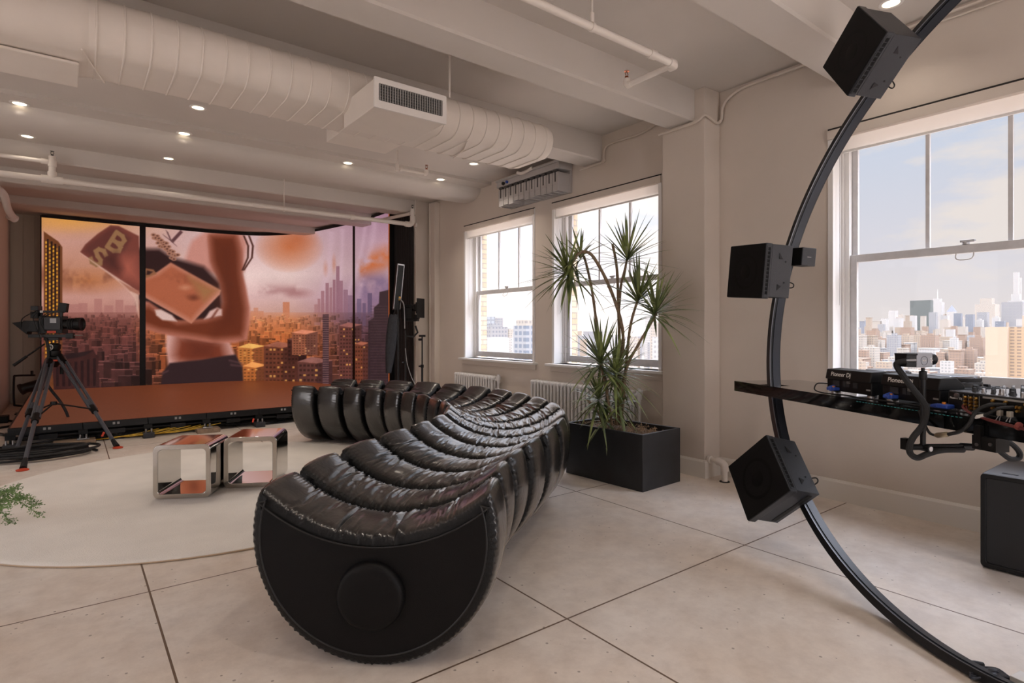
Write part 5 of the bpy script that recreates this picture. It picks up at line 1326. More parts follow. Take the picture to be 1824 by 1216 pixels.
def bagf(i, j):
    v_ = 560+104*j; uc = 701-9*j; w = (5+5*sin(pi*min(1, .2+j*.8)))*1.0
    a = 2*pi*i; return tuple(gq(uc+w*cos(a), v_+1.5*sin(7*a), 0.045*sin(a)))
obj('cloth', MB().grid(22, 20, bagf), mat('cloth_dark', (44, 45, 50), .8, noise=.2, nscale=30), bag, angle=80)
obj('strap', MB().tube([gq(701, 561), gq(706, 545), gq(709, 540)], 0.008, 6), BLK, bag)
tag(obj('hanging_cable', MB().tube(smooth_path([gq(722, 620, -.05), gq(726, 650, -.05), gq(737, 680, -.05), gq(752, 697, -.1), gq(760, 703, -.1)], 6), 0.005, 6), GREYP), 'thin pale cable drooping between the stands by the column', 'cable')
# ================================================================== LOUDSPEAKER RING
RA, RTL, RR = 1.081, 0.238, 1.712
RH = Vector((cos(RA), sin(RA), 0)); RN = Vector((-sin(RA)*cos(RTL), cos(RA)*cos(RTL), sin(RTL))).normalized()
RUP = RH.cross(RN); RUP = RUP if RUP.z > 0 else -RUP
RC = Vector((3.1957, 0.5590, 1.6814))
def rpt(th, dr=0.0, dn=0.0): return RC+(RH*cos(th)+RUP*sin(th))*(RR+dr)+RN*dn
ring = thing('speaker_ring', 'big upright black metal ring standing on the floor around the mixing desk', 'ring', (RC.x-0.25, RC.y-0.12, 0))
def ring_sweep(sect, n=150):
    rings = [[rpt(2*pi*k/n, a, b) for a, b in sect] for k in range(n)]
    mb = MB(); m_ = len(sect); mb.v = [tuple(v) for r_ in rings for v in r_]
    for i in range(n):
        j = (i+1) % n
        for k in range(m_):
            k2 = (k+1) % m_; mb.f.append([i*m_+k, i*m_+k2, j*m_+k2, j*m_+k])
    return mb
RINGM = mat('ring_black', (26, 27, 31), 0.32, metal=0.2)
obj('hoop', ring_sweep([(-0.018, -0.04), (0.018, -0.04), (0.018, 0.04), (-0.018, 0.04)]), RINGM, ring, angle=30)
obj('inner_channel', ring_sweep([(-0.0225, -0.028), (-0.018, -0.028), (-0.018, 0.020), (-0.0225, 0.020)]), mat('channel_grey', (46, 49, 56), .3, metal=.4), ring, angle=30)
obj('edge_strip', ring_sweep([(-0.0195, 0.036), (-0.0175, 0.036), (-0.0175, 0.0412), (-0.0195, 0.0412)]), mat('edge_pale', (120, 122, 128), .3, metal=.6), ring, angle=30)

SPK_W, SPK_D = 0.37, 0.22
def loudspeaker(pos, R, label, ang_on_ring):
    X, Y, Z = [Vector([R[i][k] for i in range(3)]) for k in range(3)]
    M = frame_mat(pos, X, Y, Z); w = SPK_W/2
    bc = Vector(pos)-Z*SPK_D*0.5
    t = thing('ring_loudspeaker', label, 'loudspeaker', bc, 'loudspeakers on the ring')
    fr = lambda p, d: M @ Vector((p[0], p[1], d))
    # baffle slab with slightly undercut body behind it
    cab = MB().prism(rrect(SPK_W, SPK_W, 0.004, 2), -0.055, -0.006, fr)
    body = [(-w+0.012, -w+0.012), (w-0.001, -w+0.012), (w-0.001, w-0.004), (-w+0.012, w-0.004)]
    cab.prism(body, -SPK_D, -0.055, fr)
    c_ = obj('cabinet', cab, SPK, t, bevel=0.003)
    obj('grille', MB().prism(rrect(SPK_W-0.006, SPK_W-0.006, 0.004, 2), -0.006, 0.0, fr), GRIL, t, bevel=0.002)
    wf = obj('woofer', MB().lathe([(0.118, 0.0), (0.121, 0.0015), (0.112, 0.002), (0.10, 0.0009), (0.05, 0.0009), (0.045, 0.002), (0.03, 0.004), (0.0, 0.005)], M @ Vector((0, -0.005, -0.001)), Z, 40), mat('woofer_black', (5, 5, 6), .55, spec=.2), t)
    # side vent with a row of slots
    vm = MB().plate(rrect(0.032, SPK_W-0.03, 0.003, 1, -0.030, 0), rrect(0.022, SPK_W-0.045, 0.003, 1, -0.030, 0), w-0.001, w+0.0025, lambda p, d: M @ Vector((d, p[1], p[0])))
    vt = obj('vent', vm, DRK, t)
    mb = MB()
    for k in range(12):
        yy = (k-5.5)*0.0265; mb.box((w-0.0005, yy-0.0105, -0.039), (w+0.0012, yy+0.0105, -0.021), M)
    obj('vent_slots', mb, GRIL, vt, smooth=False)
    for s_, tri in ((1, [(-0.115, 0.085), (-0.115, 0.125), (-0.145, 0.085)]), (-1, [(-0.115, -0.125), (-0.115, -0.085), (-0.148, -0.095)])):
        obj('recess', MB().prism(tri, w-0.002, w+0.0015, lambda p, d: M @ Vector((d, p[1], p[0]))), RUB, t, smooth=False)
    obj('bolt', MB().cyl(M @ Vector((w-0.004, 0.07, -0.17)), M @ Vector((w+0.002, 0.07, -0.17)), 0.005, 8).cyl(M @ Vector((w-0.004, -0.07, -0.17)), M @ Vector((w+0.002, -0.07, -0.17)), 0.005, 8), RUB, t)
    # lower face: rear slot
    obj('rear_slot', MB().box((-w+0.03, -w+0.0095, -SPK_D+0.03), (w-0.03, -w+0.0125, -SPK_D+0.06), M), RUB, t, smooth=False)
    p = M @ Vector((0, 0, -SPK_D)); q = rpt(ang_on_ring)
    obj('mount_bracket', MB().tube([p+Z*0.01, p.lerp(q, .5), q], 0.022, 8), BLK, t)
    cbp = [M @ Vector((w-0.03, -0.06, -SPK_D+0.002)), M @ Vector((w+0.015, -0.075, -SPK_D-0.012)), M @ Vector((w+0.005, -0.10, -SPK_D-0.015)), M @ Vector((w-0.06, -0.10, -SPK_D+0.002))]
    obj('rear_cable', MB().tube(smooth_path(cbp, 5), 0.004, 6), CABLE, t)
    return t, M
SP1 = ((3.662, 1.474, 2.999), [[-.364, -.324, -.873], [-.541, -.689, .482], [-.758, .648, .076]])
SP2 = ((3.729, 2.190, 1.761), [[-.368, .009, -.930], [-.927, -.084, .366], [-.075, .996, .040]])
SP3 = ((3.225, 1.823, .477), [[-.102, .388, -.916], [-.738, .588, .332], [.667, .710, .226]])
def near_ring(p):
    v = Vector(p)-RC; return atan2(v.dot(RUP), v.dot(RH))
for (pos, R), lb in ((SP1, 'black square loudspeaker tilted at the top of the ring under the ceiling'), (SP2, 'black square loudspeaker upright at mid height on the ring'), (SP3, 'black square loudspeaker tilted near the floor on the ring')):
    z = Vector([R[i][2] for i in range(3)])
    loudspeaker(pos, R, lb, near_ring(Vector(pos)-z*SPK_D))
# small box fixed to the ring beside the middle loudspeaker
R2 = SP2[1]; X2, Y2, Z2 = [Vector([R2[i][k] for i in range(3)]) for k in range(3)]
sc_ = at(1429, 458, 4.0); SM = frame_mat(sc_, X2, Y2, Z2)
sb = thing('small_speaker', 'small black cube speaker beside the middle ring loudspeaker', 'loudspeaker', sc_)
obj('cabinet', MB().box((-0.06, -0.062, -0.06), (0.06, 0.062, 0.055), SM), SPK, sb, bevel=0.004)
obj('grille', MB().box((-0.057, -0.059, 0.055), (0.057, 0.059, 0.06), SM), GRIL, sb)
obj('badge', MB().box((0.0595, -0.004, -0.02), (0.061, 0.0005, 0.012), SM), GREYP, sb)
obj('mount_bracket', MB().tube([sc_-X2*0.05, rpt(near_ring(sc_))], 0.012, 8), BLK, sb)

# ================================================================== MIXING DESK
ZT = 0.98
TFL = onZ(1308, 678, ZT)
E1 = Vector((-0.455, -0.911, 0)).normalized(); E2 = Vector((-E1.y, E1.x, 0))
TM = frame_mat(TFL, E1, E2, (0, 0, 1))       # local: x along the front edge, y inward, z above the top
TB_ = Matrix.Translation((0, 0, 0))
def tl(t, d, z): return TM @ Vector((t, d, z))
tbl = thing('mixing_desk', 'long glossy black mixing desk running through the speaker ring', 'table', (tl(1.3, 0.28, 0).x, tl(1.3, 0.28, 0).y, 0))
TTH = 0.072; TWD = 0.52; TLN = 2.75
GLOSS = mat('gloss_black', (12, 12, 13), 0.06, coat=0.6)
def ring_td(z):
    th = math.asin((z-RC.z)/(RR*RUP.z)); q = TM.inverted() @ rpt(th); return q.x, q.y
r0, r1 = ring_td(ZT), ring_td(ZT-TTH)
s0, s1 = min(r0[0], r1[0])-0.05, max(r0[0], r1[0])+0.05; d0_, d1_ = min(r0[1], r1[1])-0.06, max(r0[1], r1[1])+0.06
d0_ = max(d0_, 0.006)
mb = MB().box((0, 0, -TTH), (s0, TWD, 0), TM).box((s1, 0, -TTH), (TLN, TWD, 0), TM).box((s0, 0, -TTH), (s1, d0_, 0), TM).box((s0, d1_, -TTH), (s1, TWD, 0), TM)
obj('desk_top', mb, GLOSS, tbl, smooth=False)
for t_ in (2.35,):
    obj('pedestal', MB().box((t_, 0.10, -ZT), (t_+0.3, 0.45, -TTH), TM), GLOSS, tbl, bevel=0.004)
DASH = MB()
for k in range(30): DASH.box((1.15+.02*k, -0.001, -0.0115), (1.162+.02*k, 0.0, -0.0098), TM)
obj('light_line', DASH, mat('teal_light', (60, 150, 150), .5, emit=(70, 170, 170), estr=.12), tbl, smooth=False)
bp0 = tl(0.05, TWD-0.04, -0.036)
obj('wall_bracket', MB().box((0.03, TWD, -0.07), (0.20, TWD+0.14, -0.03), TM), BLK2, tbl)

def lettering(parent, t, d, z, size, m=TEXTM, body='Pioneer Dj', tilt=0.0):
    # faces the room: -E2 is outward, text runs along E1
    Mx = frame_mat(tl(t, d, z), E1, (Vector((0, 0, 1))*cos(tilt)+E2*sin(tilt)), (-E2*cos(tilt)+Vector((0, 0, 1))*sin(tilt)))
    return text('lettering', body, size, m, parent, Mx)
def player(t0, label):
    p = thing('media_player', label, 'music player', tl(t0+0.165, 0.24, 0.0), 'players on the mixing desk')
    w = 0.325; y0, y1 = 0.045, 0.45
    bx = lambda a, b: MB().box(a, b, TM)
    obj('chassis', bx((t0, y0+0.012, 0.022), (t0+w, y1, 0.098)), BLK, p, bevel=0.004)
    # sloping rear hood with the maker's name
    hood = MB().prism([(y0, 0.088), (y0+0.012, 0.145), (y0+0.10, 0.150), (y0+0.15, 0.112), (y0+0.15, 0.088)], t0-0.002, t0+w+0.002, lambda q, d: TM @ Vector((d, q[0], q[1])))
    hd = obj('display_hood', hood, BLK, p, bevel=0.005)
    lettering(hd, t0+0.115, y0+0.004, 0.118, 0.034, tilt=0.2)
    # sockets along the back
    for a, b, c, d in ((.05, .10, .05, .082), (.125, .145, .052, .082), (.15, .17, .052, .066), (.2, .23, .05, .08)):
        obj('socket', bx((t0+a, y0+0.008, c), (t0+b, y0+0.013, d)), DRK, p, smooth=False)
    mb = MB()
    for k in range(4): mb.box((t0+0.15, y0+0.0105, 0.07+0.004*k), (t0+0.172+0.006*(k % 2), y0+0.0123, 0.0715+0.004*k), TM)
    mb.box((t0+0.29, y0+0.0105, 0.045), (t0+0.318, y0+0.0123, 0.053), TM)
    obj('printed_marks', mb, GREYP, p, smooth=False)
    for q in (0.03, w-0.03):
        for yy in (y0+0.045, y1-0.04): obj('foot', MB().lathe([(0.026, 0.0), (0.026, 0.016), (0.022, 0.022), (0, 0.022)], tl(t0+q, yy, 0.0), seg=18), STEEL, p)
    obj('jog_wheel', MB().lathe([(0.108, 0.0), (0.108, 0.022), (0.104, 0.030), (0.094, 0.033), (0.0, 0.033)], tl(t0+w*0.52, y1-0.145, 0.116), seg=44), mat('jog_top', (120, 122, 128), .14, metal=.7), p)
    obj('jog_base', MB().lathe([(0.12, 0.0), (0.115, 0.02), (0.0, 0.02)], tl(t0+w*0.52, y1-0.145, 0.097), seg=44), BLK, p)
    obj('jog_rim', MB().lathe([(0.109, 0.003), (0.113, 0.006), (0.113, 0.020), (0.109, 0.023)], tl(t0+w*0.52, y1-0.145, 0.116), seg=44), RUB, p)
    mb = MB()
    for k in range(2): mb.cyl(tl(t0+0.04, y1-0.03-0.05*k, 0.097), tl(t0+0.04, y1-0.03-0.05*k, 0.103), 0.018, 18)
    obj('play_buttons', mb, STEEL, p)
    obj('tempo_slider', bx((t0+w-0.04, y1-0.16, 0.097), (t0+w-0.02, y1-0.03, 0.101)).box((t0+w-0.042, y1-0.10, 0.1), (t0+w-0.018, y1-0.085, 0.112), TM), DRK, p)
    # blue locking plug with an orange release button
    bp_ = obj('power_plug', MB().tube([tl(t0+0.055, y0+0.012, 0.04), tl(t0+0.065, y0-0.02, 0.036), tl(t0+0.085, y0-0.028, 0.034)], [0.016, 0.016, 0.011], 10).box((t0+0.045, y0-0.03, 0.026), (t0+0.10, y0+0.012, 0.044), TM), BLUE, p, bevel=0.003)
    obj('release_button', MB().cyl(tl(t0+0.072, y0-0.008, 0.042), tl(t0+0.072, y0-0.008, 0.05), 0.008, 12), ORNG, bp_)
    return p
player(0.865, 'black music player at the left on the desk, near the desk end')
player(1.26, 'black music player next to the mixer on the desk')
# mixer
mx_ = thing('dj_mixer', 'black mixer with rows of knobs and gold sockets on the desk', 'mixer', tl(1.83, 0.24, 0.0))
m0, mw = 1.635, 0.42
obj('chassis', MB().box((m0, 0.045, 0.018), (m0+mw, 0.45, 0.092), TM), BLK, mx_, bevel=0.004)
tp_ = obj('top_plate', MB().box((m0+0.002, 0.050, 0.092), (m0+mw-0.002, 0.446, 0.098), TM), mat('mixer_top', (120, 122, 130), .2, metal=.5), mx_, bevel=0.002)
for q in (0.04, mw-0.04):
    for yy in (0.08, 0.41): obj('foot', MB().lathe([(0.024, 0), (0.024, 0.018), (0, 0.018)], tl(m0+q, yy, 0.0), seg=16), STEEL, mx_)
rg = random.Random(12)
for i in range(9):
    for j in range(7):
        x = m0+0.05+0.040*i; y = 0.085+0.052*j; big = (i in (0, 4, 8)) and j < 2
        if i in (0,) and j in (0, 2, 3): continue
        r_ = 0.0135 if big else 0.0075
        k_ = obj('knob', MB().lathe([(r_*1.1, 0.0), (r_*1.05, 0.004), (r_*0.9, 0.006), (r_*0.82, 0.020 if not big else 0.026), (0, 0.021 if not big else 0.027)], tl(x, y, 0.098), seg=14), DRK if rg.random() < .6 else STEEL, mx_)
for k in range(4): obj('fader', MB().box((m0+0.10+0.07*k, 0.40, 0.098), (m0+0.115+0.07*k, 0.425, 0.112), TM), DRK, mx_, bevel=0.002)
obj('switch_lever', MB().cyl(tl(m0+mw-0.05, 0.075, 0.098), tl(m0+mw-0.046, 0.072, 0.135), 0.0025, 8), STEEL, mx_)
mb = MB()
for i in range(3):
    for j in range(4): mb.lathe([(0.0075, 0.0), (0.0075, 0.006), (0.005, 0.012), (0.0, 0.012)], tl(m0+0.085+0.024*i, 0.045, 0.028+0.0155*j), -E2, 10)
for i, j in ((6, 3), (6.6, 2), (6, 1), (8, 3), (9.6, 2), (10.2, 2), (9.8, 1), (11, 3), (12, 2.5), (12.6, 1.5), (7, .4)): mb.lathe([(0.007, 0.0), (0.007, 0.006), (0.005, 0.012), (0, 0.012)], tl(m0+0.05+0.026*i, 0.045, 0.028+0.0155*j), -E2, 10)
obj('gold_sockets', mb, GOLD, mx_)
mb = MB()
for i in range(4): mb.box((m0+0.072+0.024*i, 0.0435, 0.022), (m0+0.0735+0.024*i, 0.0452, 0.086), TM)
mb.box((m0+0.16, 0.0435, 0.080), (m0+mw-0.01, 0.0452, 0.088), TM)
obj('panel_lines', mb, GREYP, mx_, smooth=False)
obj('round_button', MB().lathe([(0.012, 0), (0.012, 0.006), (0.0, 0.007)], tl(m0+0.045, 0.045, 0.078), -E2, 16), STEEL, mx_)
lettering(mx_, m0+0.038, 0.0445, 0.066, 0.013)
bp_ = obj('power_plug', MB().box((m0-0.02, 0.0, 0.016), (m0+0.035, 0.045, 0.036), TM).tube([tl(m0-0.055, 0.01, 0.022), tl(m0-0.02, 0.015, 0.025)], [0.007, 0.012], 10), BLUE, mx_, bevel=0.005)
obj('release_button', MB().cyl(tl(m0+0.005, 0.018, 0.035), tl(m0+0.005, 0.018, 0.044), 0.008, 12), ORNG, bp_)
# headphones with a coiled lead lying behind the mixer
hp = thing('headphones', 'black headphones with a coiled lead behind the mixer', 'headphones', tl(1.97, 0.40, 0.10))
obj('ear_cup', MB().lathe([(0.0, -0.02), (0.03, -0.018), (0.036, 0.0), (0.03, 0.02), (0, 0.022)], tl(1.90, 0.33, 0.125), E1+Vector((0, 0, .6)), 18), BLK, hp)
obj('ear_cup', MB().lathe([(0.0, -0.02), (0.03, -0.018), (0.036, 0.0), (0.03, 0.02), (0, 0.022)], tl(2.02, 0.36, 0.125), E1+Vector((0, 0, .6)), 18), BLK, hp)
obj('headband', MB().tube(smooth_path([tl(1.90, 0.33, 0.13), tl(1.93, 0.40, 0.145), tl(2.0, 0.42, 0.145), tl(2.02, 0.36, 0.13)], 6), 0.010, 8), BLK, hp)
cl_p = [tl(1.93+0.0016*k, 0.31+0.009*cos(k*1.05), 0.135+0.012*sin(k/140*pi)+0.009*sin(k*1.05)) for k in range(140)]
obj('coiled_lead', MB().tube(cl_p, 0.0028, 5), CABLE, hp)

# leads on the desk edge
mb = MB()
mb.tube(smooth_path([tl(0.865+0.02, 0.045, 0.06), tl(0.83, 0.02, 0.055), tl(0.82, 0.01, 0.02), tl(0.86, 0.02, 0.006), tl(0.95, 0.02, 0.006)], 6), 0.004, 6)
tag(obj('player_lead', mb, CABLE), 'thin black lead looping at the left end of the left player', 'cable')
rg = random.Random(31)
for lb, t0, t1 in (('black power lead along the desk edge below the two players', 0.95, 1.7), ('black data lead along the desk edge toward the mixer', 1.1, 1.95)):
    mb = MB(); pts = [tl(t0+(t1-t0)*k/7, 0.018+0.012*rg.random(), 0.006+0.006*rg.random()) for k in range(8)]
    mb.tube(smooth_path(pts, 5), 0.0045, 6); tag(obj('desk_lead', mb, CABLE), lb, 'cable')
def lead(pts, r, m, lb, name='audio_lead'):
    return tag(obj(name, MB().tube(smooth_path(pts, 6), r, 8), m), lb, 'cable')
MAROON = mat('maroon_cable', (92, 34, 34), .5)
lead([tl(1.715, 0.035, 0.04), tl(1.74, 0.01, 0.03), tl(1.80, -0.012, 0.012), tl(1.90, -0.02, 0.0), tl(2.05, -0.02, -0.015), tl(2.3, -0.02, -0.03)], 0.0045, MAROON, 'maroon audio lead crossing the front of the mixer')
lead([tl(1.73, 0.035, 0.036), tl(1.76, 0.01, 0.02), tl(1.84, -0.016, 0.004), tl(1.95, -0.024, -0.01), tl(2.3, -0.03, -0.04)], 0.004, MAROON, 'lower maroon audio lead crossing the front of the mixer')
# thick audio cable with a silver plug that sags from the desk edge
pl0 = tl(1.70, -0.05, -0.115)
ac = thing('plug_cable', 'black audio cable with a silver plug sagging over the desk edge', 'cable', tl(1.7, -0.05, -0.1))
obj('lead', MB().tube(smooth_path([tl(1.53, 0.0, -0.01), tl(1.57, -0.02, -0.05), tl(1.62, -0.04, -0.095), tl(1.665, -0.05, -0.10)], 6), 0.006, 8).tube(smooth_path([tl(1.72, -0.05, -0.085), tl(1.78, -0.05, -0.06), tl(1.81, -0.04, -0.02), tl(1.82, -0.02, 0.03), tl(1.86, 0.0, 0.06), tl(1.90, 0.035, 0.065)], 6), 0.008, 8), CABLE, ac)
obj('plug', MB().tube([tl(1.66, -0.05, -0.10), tl(1.67, -0.05, -0.098), tl(1.715, -0.05, -0.086), tl(1.722, -0.05, -0.084)], [0.008, 0.012, 0.012, 0.009], 14), mat('plug_nickel', (190, 176, 150), .3, metal=.9), ac)
ad = thing('plug_cable', 'black jack cable with a pale tip plugged into the mixer', 'cable', tl(1.9, 0.0, 0.05))
obj('lead', MB().tube(smooth_path([tl(1.93, 0.035, 0.06), tl(1.90, 0.0, 0.052), tl(1.87, -0.01, 0.03), tl(1.85, -0.015, 0.015)], 6), 0.006, 8), CABLE, ad)
obj('plug', MB().tube([tl(1.85, -0.015, 0.015), tl(1.815, -0.018, 0.004)], 0.008, 10), WHT, ad)
for lb, t_ in (('clear plug hanging at the mixer rear, left of a pair', 1.885), ('clear plug hanging at the mixer rear, right of a pair', 1.925)):
    pg = thing('clear_plug', lb, 'plug', tl(t_, 0.02, 0.02))
    obj('body', MB().box((t_-0.008, 0.012, 0.018), (t_+0.008, 0.03, 0.042), TM), mat('clear_grey', (168, 160, 148), .2), pg, bevel=0.002)
    obj('pins', MB().cyl(tl(t_-0.004, 0.02, 0.018), tl(t_-0.008, 0.01, -0.002), 0.002, 6).cyl(tl(t_+0.004, 0.02, 0.018), tl(t_+0.006, 0.01, -0.002), 0.002, 6), STEEL, pg)
tag(obj('cable_tie', MB().tube([tl(1.985, -0.02, -0.005), tl(1.995, -0.02, -0.007)], 0.016, 10), mat('tie_red', (120, 52, 44), .7)), 'red tape band around the maroon leads at the desk edge', 'tape')

# ---- small broadcast camera on a jointed arm under the desk
KD = 2.62
def kq(u, v, dd=0.0): return at(u, v, KD+dd)
dc = thing('desk_camera', 'small grey box camera on a jointed arm at the desk edge', 'camera', kq(1644, 790))
cx_ = (rdir*0.97+Vector((SA, CA, 0))*0.25).normalized(); cy_ = Vector((-cx_.y, cx_.x, 0)); q_ = KD/FPX
CM = frame_mat(kq(1636, 641), cx_, cy_, (0, 0, 1))
CGR = mat('camera_grey', (158, 161, 168), .4, metal=.15)
cbx = obj('body', MB().box((-18*q_, -.03, -12.5*q_), (18*q_, .03, 13*q_), CM), CGR, dc, bevel=0.003)
obj('rear_panel', MB().box((-40*q_, -.03, -11*q_), (-18*q_, .03, 12*q_), CM).box((-40*q_, -.032, 9*q_), (-16*q_, .032, 12.5*q_), CM), BLK, dc, bevel=0.002)
obj('rear_plug', MB().cyl(CM @ Vector((-40*q_, -.022, 0)), CM @ Vector((-22*q_, -.032, 0)), 0.009, 10), STEEL, dc)
obj('lens', MB().lathe([(0.020, 0.0), (0.024, 0.006), (0.026, 0.02), (0.026, 0.036), (0.020, 0.04), (0.0, 0.037)], CM @ Vector((18*q_, 0, 1*q_)), cx_, 24), BLK, dc)
fn = lambda x, z: CM @ Vector((x*q_, -.0305, z*q_))
mb = MB().tube([fn(-1+7.6*cos(a), -.5+7.6*sin(a)) for a in np.linspace(0, 2*pi, 33)[:-1]], 0.0009, 5, closed=True)
em = obj('emblem_ring', mb, DRK, cbx)
FTM = frame_mat(fn(-1, -.5), cx_, (0, 0, 1), -cy_)
text('lettering', 'III·60', 0.009, TEXTM, cbx, FTM)
FTM2 = frame_mat(fn(15, 0), (0, 0, 1), -cx_, -cy_)
text('lettering', 'AJA', 0.016, TEXTM, cbx, FTM2)
obj('ball_mount', MB().cyl(kq(1644, 655), kq(1644, 661), 0.008, 12).lathe([(0.014, 0.0), (0.016, 0.004), (0.016, 0.036), (0.013, 0.04)], kq(1644, 676), (0, 0, 1), 18), BLK2, dc)
obj('post', MB().cyl(kq(1644, 676), kq(1644, 792), 0.0115, 14), BLK2, dc)
cj = kq(1646, 797)
obj('joint', MB().cyl(cj-cy_*0.03, cj+cy_*0.02, 0.016, 16).cyl(kq(1616, 796), kq(1640, 796), 0.014, 12).box((-0.02, -0.015, -0.025), (0.012, 0.015, 0.025), frame_mat(kq(1615, 790), cx_, cy_, (0, 0, 1))), BLK, dc)
obj('joint_bolt', MB().cyl(cj-cy_*0.034, cj-cy_*0.03, 0.011, 14), STEEL, dc)
e_end = kq(1728, 796, .10)
obj('arm', MB().tube([kq(1650, 794), kq(1722, 793, .10)], 0.0095, 12).tube([kq(1650, 799), kq(1722, 797, .10)], 0.0095, 12).cyl(kq(1712, 795, .09), kq(1732, 796, .10), 0.017, 14), BLK, dc)
cl0 = tl(1.80, 0.02, -TTH)
obj('clamp', MB().tube([kq(1732, 796, .10), kq(1748, 784, .14), tl(1.865, 0.03, -0.115)], 0.014, 10).box((1.80, -0.018, -0.13), (1.90, 0.05, -0.073), TM).box((1.81, -0.022, -0.13), (1.84, -0.002, -0.03), TM), BLK, dc)
obj('clamp_bolt', MB().cyl(tl(1.825, -0.026, -0.11), tl(1.825, -0.02, -0.11), 0.007, 10).cyl(tl(1.88, -0.024, -0.10), tl(1.88, -0.018, -0.10), 0.007, 10), STEEL, dc)
BRAID = mat('braided_sleeve', (24, 24, 26), .6, bump=.6, bscale=420)
pts = [CM @ Vector((-38*q_, -.028, 0)), kq(1597, 648, -.02), kq(1608, 668, -.03), kq(1626, 692, -.035), kq(1642, 712, -.035), kq(1650, 728, -.035), kq(1647, 748, -.03), kq(1640, 762, -.03), kq(1627, 778, -.03), kq(1620, 794, -.03), kq(1622, 808, -.03), kq(1634, 815, -.03), kq(1650, 809, -.02), kq(1670, 803, .0), kq(1690, 801, .04), kq(1715, 801, .08)]
obj('braided_cable', MB().tube(smooth_path(pts, 6), 0.0135, 10), BRAID, dc)
SD_ = 2.75
lead([at(1752, 776, SD_), at(1768, 792, SD_), at(1786, 808, SD_), at(1800, 817, SD_), at(1814, 816, SD_), at(1816, 806, SD_), at(1804, 792, SD_), at(1784, 780, SD_), at(1764, 776, SD_+.05)], 0.0125, BRAID, 'thick braided cable loop hanging under the desk by the clamp', 'braided_cable')

# ================================================================== SUBWOOFER
SX0, SY1, SH = 4.112, 0.977, 0.537
sw = thing('subwoofer', 'large black subwoofer box on the floor under the desk', 'loudspeaker', (4.40, 0.62, 0))
obj('cabinet', MB().box((SX0+0.02, SY1-0.70, 0.0), (4.70, SY1, SH)), SPK, sw, bevel=0.012)
obj('front_frame', MB().plate(rrect(0.70, SH-0.01, 0.02, 3, SY1-0.35, (SH+0.01)/2), rrect(0.65, SH-0.06, 0.012, 3, SY1-0.35, (SH+0.01)/2), SX0, SX0+0.025, lambda p, d: (d, p[0], p[1])), BLK, sw, bevel=0.004)
def perf():
    m = bpy.data.materials.new('perforated_grille'); m.use_nodes = True; t = m.node_tree; b = t.nodes['Principled BSDF']
    tc = t.nodes.new('ShaderNodeTexCoord'); v = N(t, 'ShaderNodeTexVoronoi', Scale=95.0); v.inputs['Randomness'].default_value = 0.0
    t.links.new(tc.outputs['Object'], v.inputs['Vector']); r = t.nodes.new('ShaderNodeValToRGB'); t.links.new(v.outputs['Distance'], r.inputs[0])
    r.color_ramp.elements[0].position = .40; r.color_ramp.elements[0].color = (.002, .002, .002, 1); r.color_ramp.elements[1].position = .46; r.color_ramp.elements[1].color = (*lin((20, 20, 22)), 1)
    t.links.new(r.outputs[0], b.inputs['Base Color']); b.inputs['Roughness'].default_value = .5; return m
obj('grille', MB().box((SX0+0.010, SY1-0.675, 0.03), (SX0+0.02, SY1-0.025, SH-0.025)), perf(), sw)
obj('hand_mark', MB().box((4.20, 0.83, SH), (4.22, 0.90, SH+0.002)), RUB, sw)

# ================================================================== FLOOR CABLES AT THE RIGHT CORNER
w0, w1 = onZ(1803, 1201, .045), onZ(1850, 1222, .045)
dx = (w1-w0); dx.z = 0; dx.normalize(); dy = Vector((-dx.y, dx.x, 0))
rc_ = thing('cable_raceway', 'pale plastic cable cover on the floor at the bottom right corner', 'cable cover', (w0.x, w0.y, 0))
WM = frame_mat((w0.x, w0.y, 0), dx, dy, (0, 0, 1))
obj('cover', MB().box((0, -0.02, 0.0), (0.9, 0.05, 0.045), WM), mat('raceway', (206, 202, 196), .5), rc_, bevel=0.003)
obj('lid', MB().box((0.002, -0.022, 0.044), (0.9, 0.052, 0.049), WM), WHT, rc_, bevel=0.002)
mb = MB(); rg = random.Random(2)
for k in range(6):
    s_ = WM @ Vector((0.03, -0.012+0.010*k, 0.02+0.004*(k % 2)))
    mb.tube(smooth_path([s_, onZ(1786-2*k, 1197+k*1.2, .03), onZ(1772, 1190+2.2*k, .03+.006*(k % 3)), onZ(1752-3*k, 1188+4*k, .025), onZ(1728, 1186+4*k, .03)], 7), 0.0048, 7)
for k in range(4):
    s_ = WM @ Vector((0.03, -0.012+0.010*k, 0.012))
    mb.tube(smooth_path([s_, onZ(1782-3*k, 1203, .02), onZ(1772-2*k, 1214, .015), onZ(1776, 1230, .012), onZ(1790, 1260, .012)], 7), 0.0048, 7)
tag(obj('floor_leads', mb, mat('lead_grey', (52, 54, 62), .4)), 'bundle of dark leads running from the floor cover to the ring', 'cable')
mb = MB().tube([onZ(1715, 1180, .02), onZ(1724, 1181, .02), onZ(1738, 1182, .02), onZ(1752, 1183, .02)], [0.008, 0.012, 0.012, 0.008], 10)
tag(obj('cable_connector', mb, BLK), 'black cable connector beside the ring on the floor', 'connector')
cb0, cb1 = onZ(1686, 1162, .02), onZ(1714, 1177, .02)
tag(obj('ring_terminal', MB().tube([cb0, cb1], 0.017, 4), GREYP), 'pale terminal block behind the ring on the floor', 'connector')
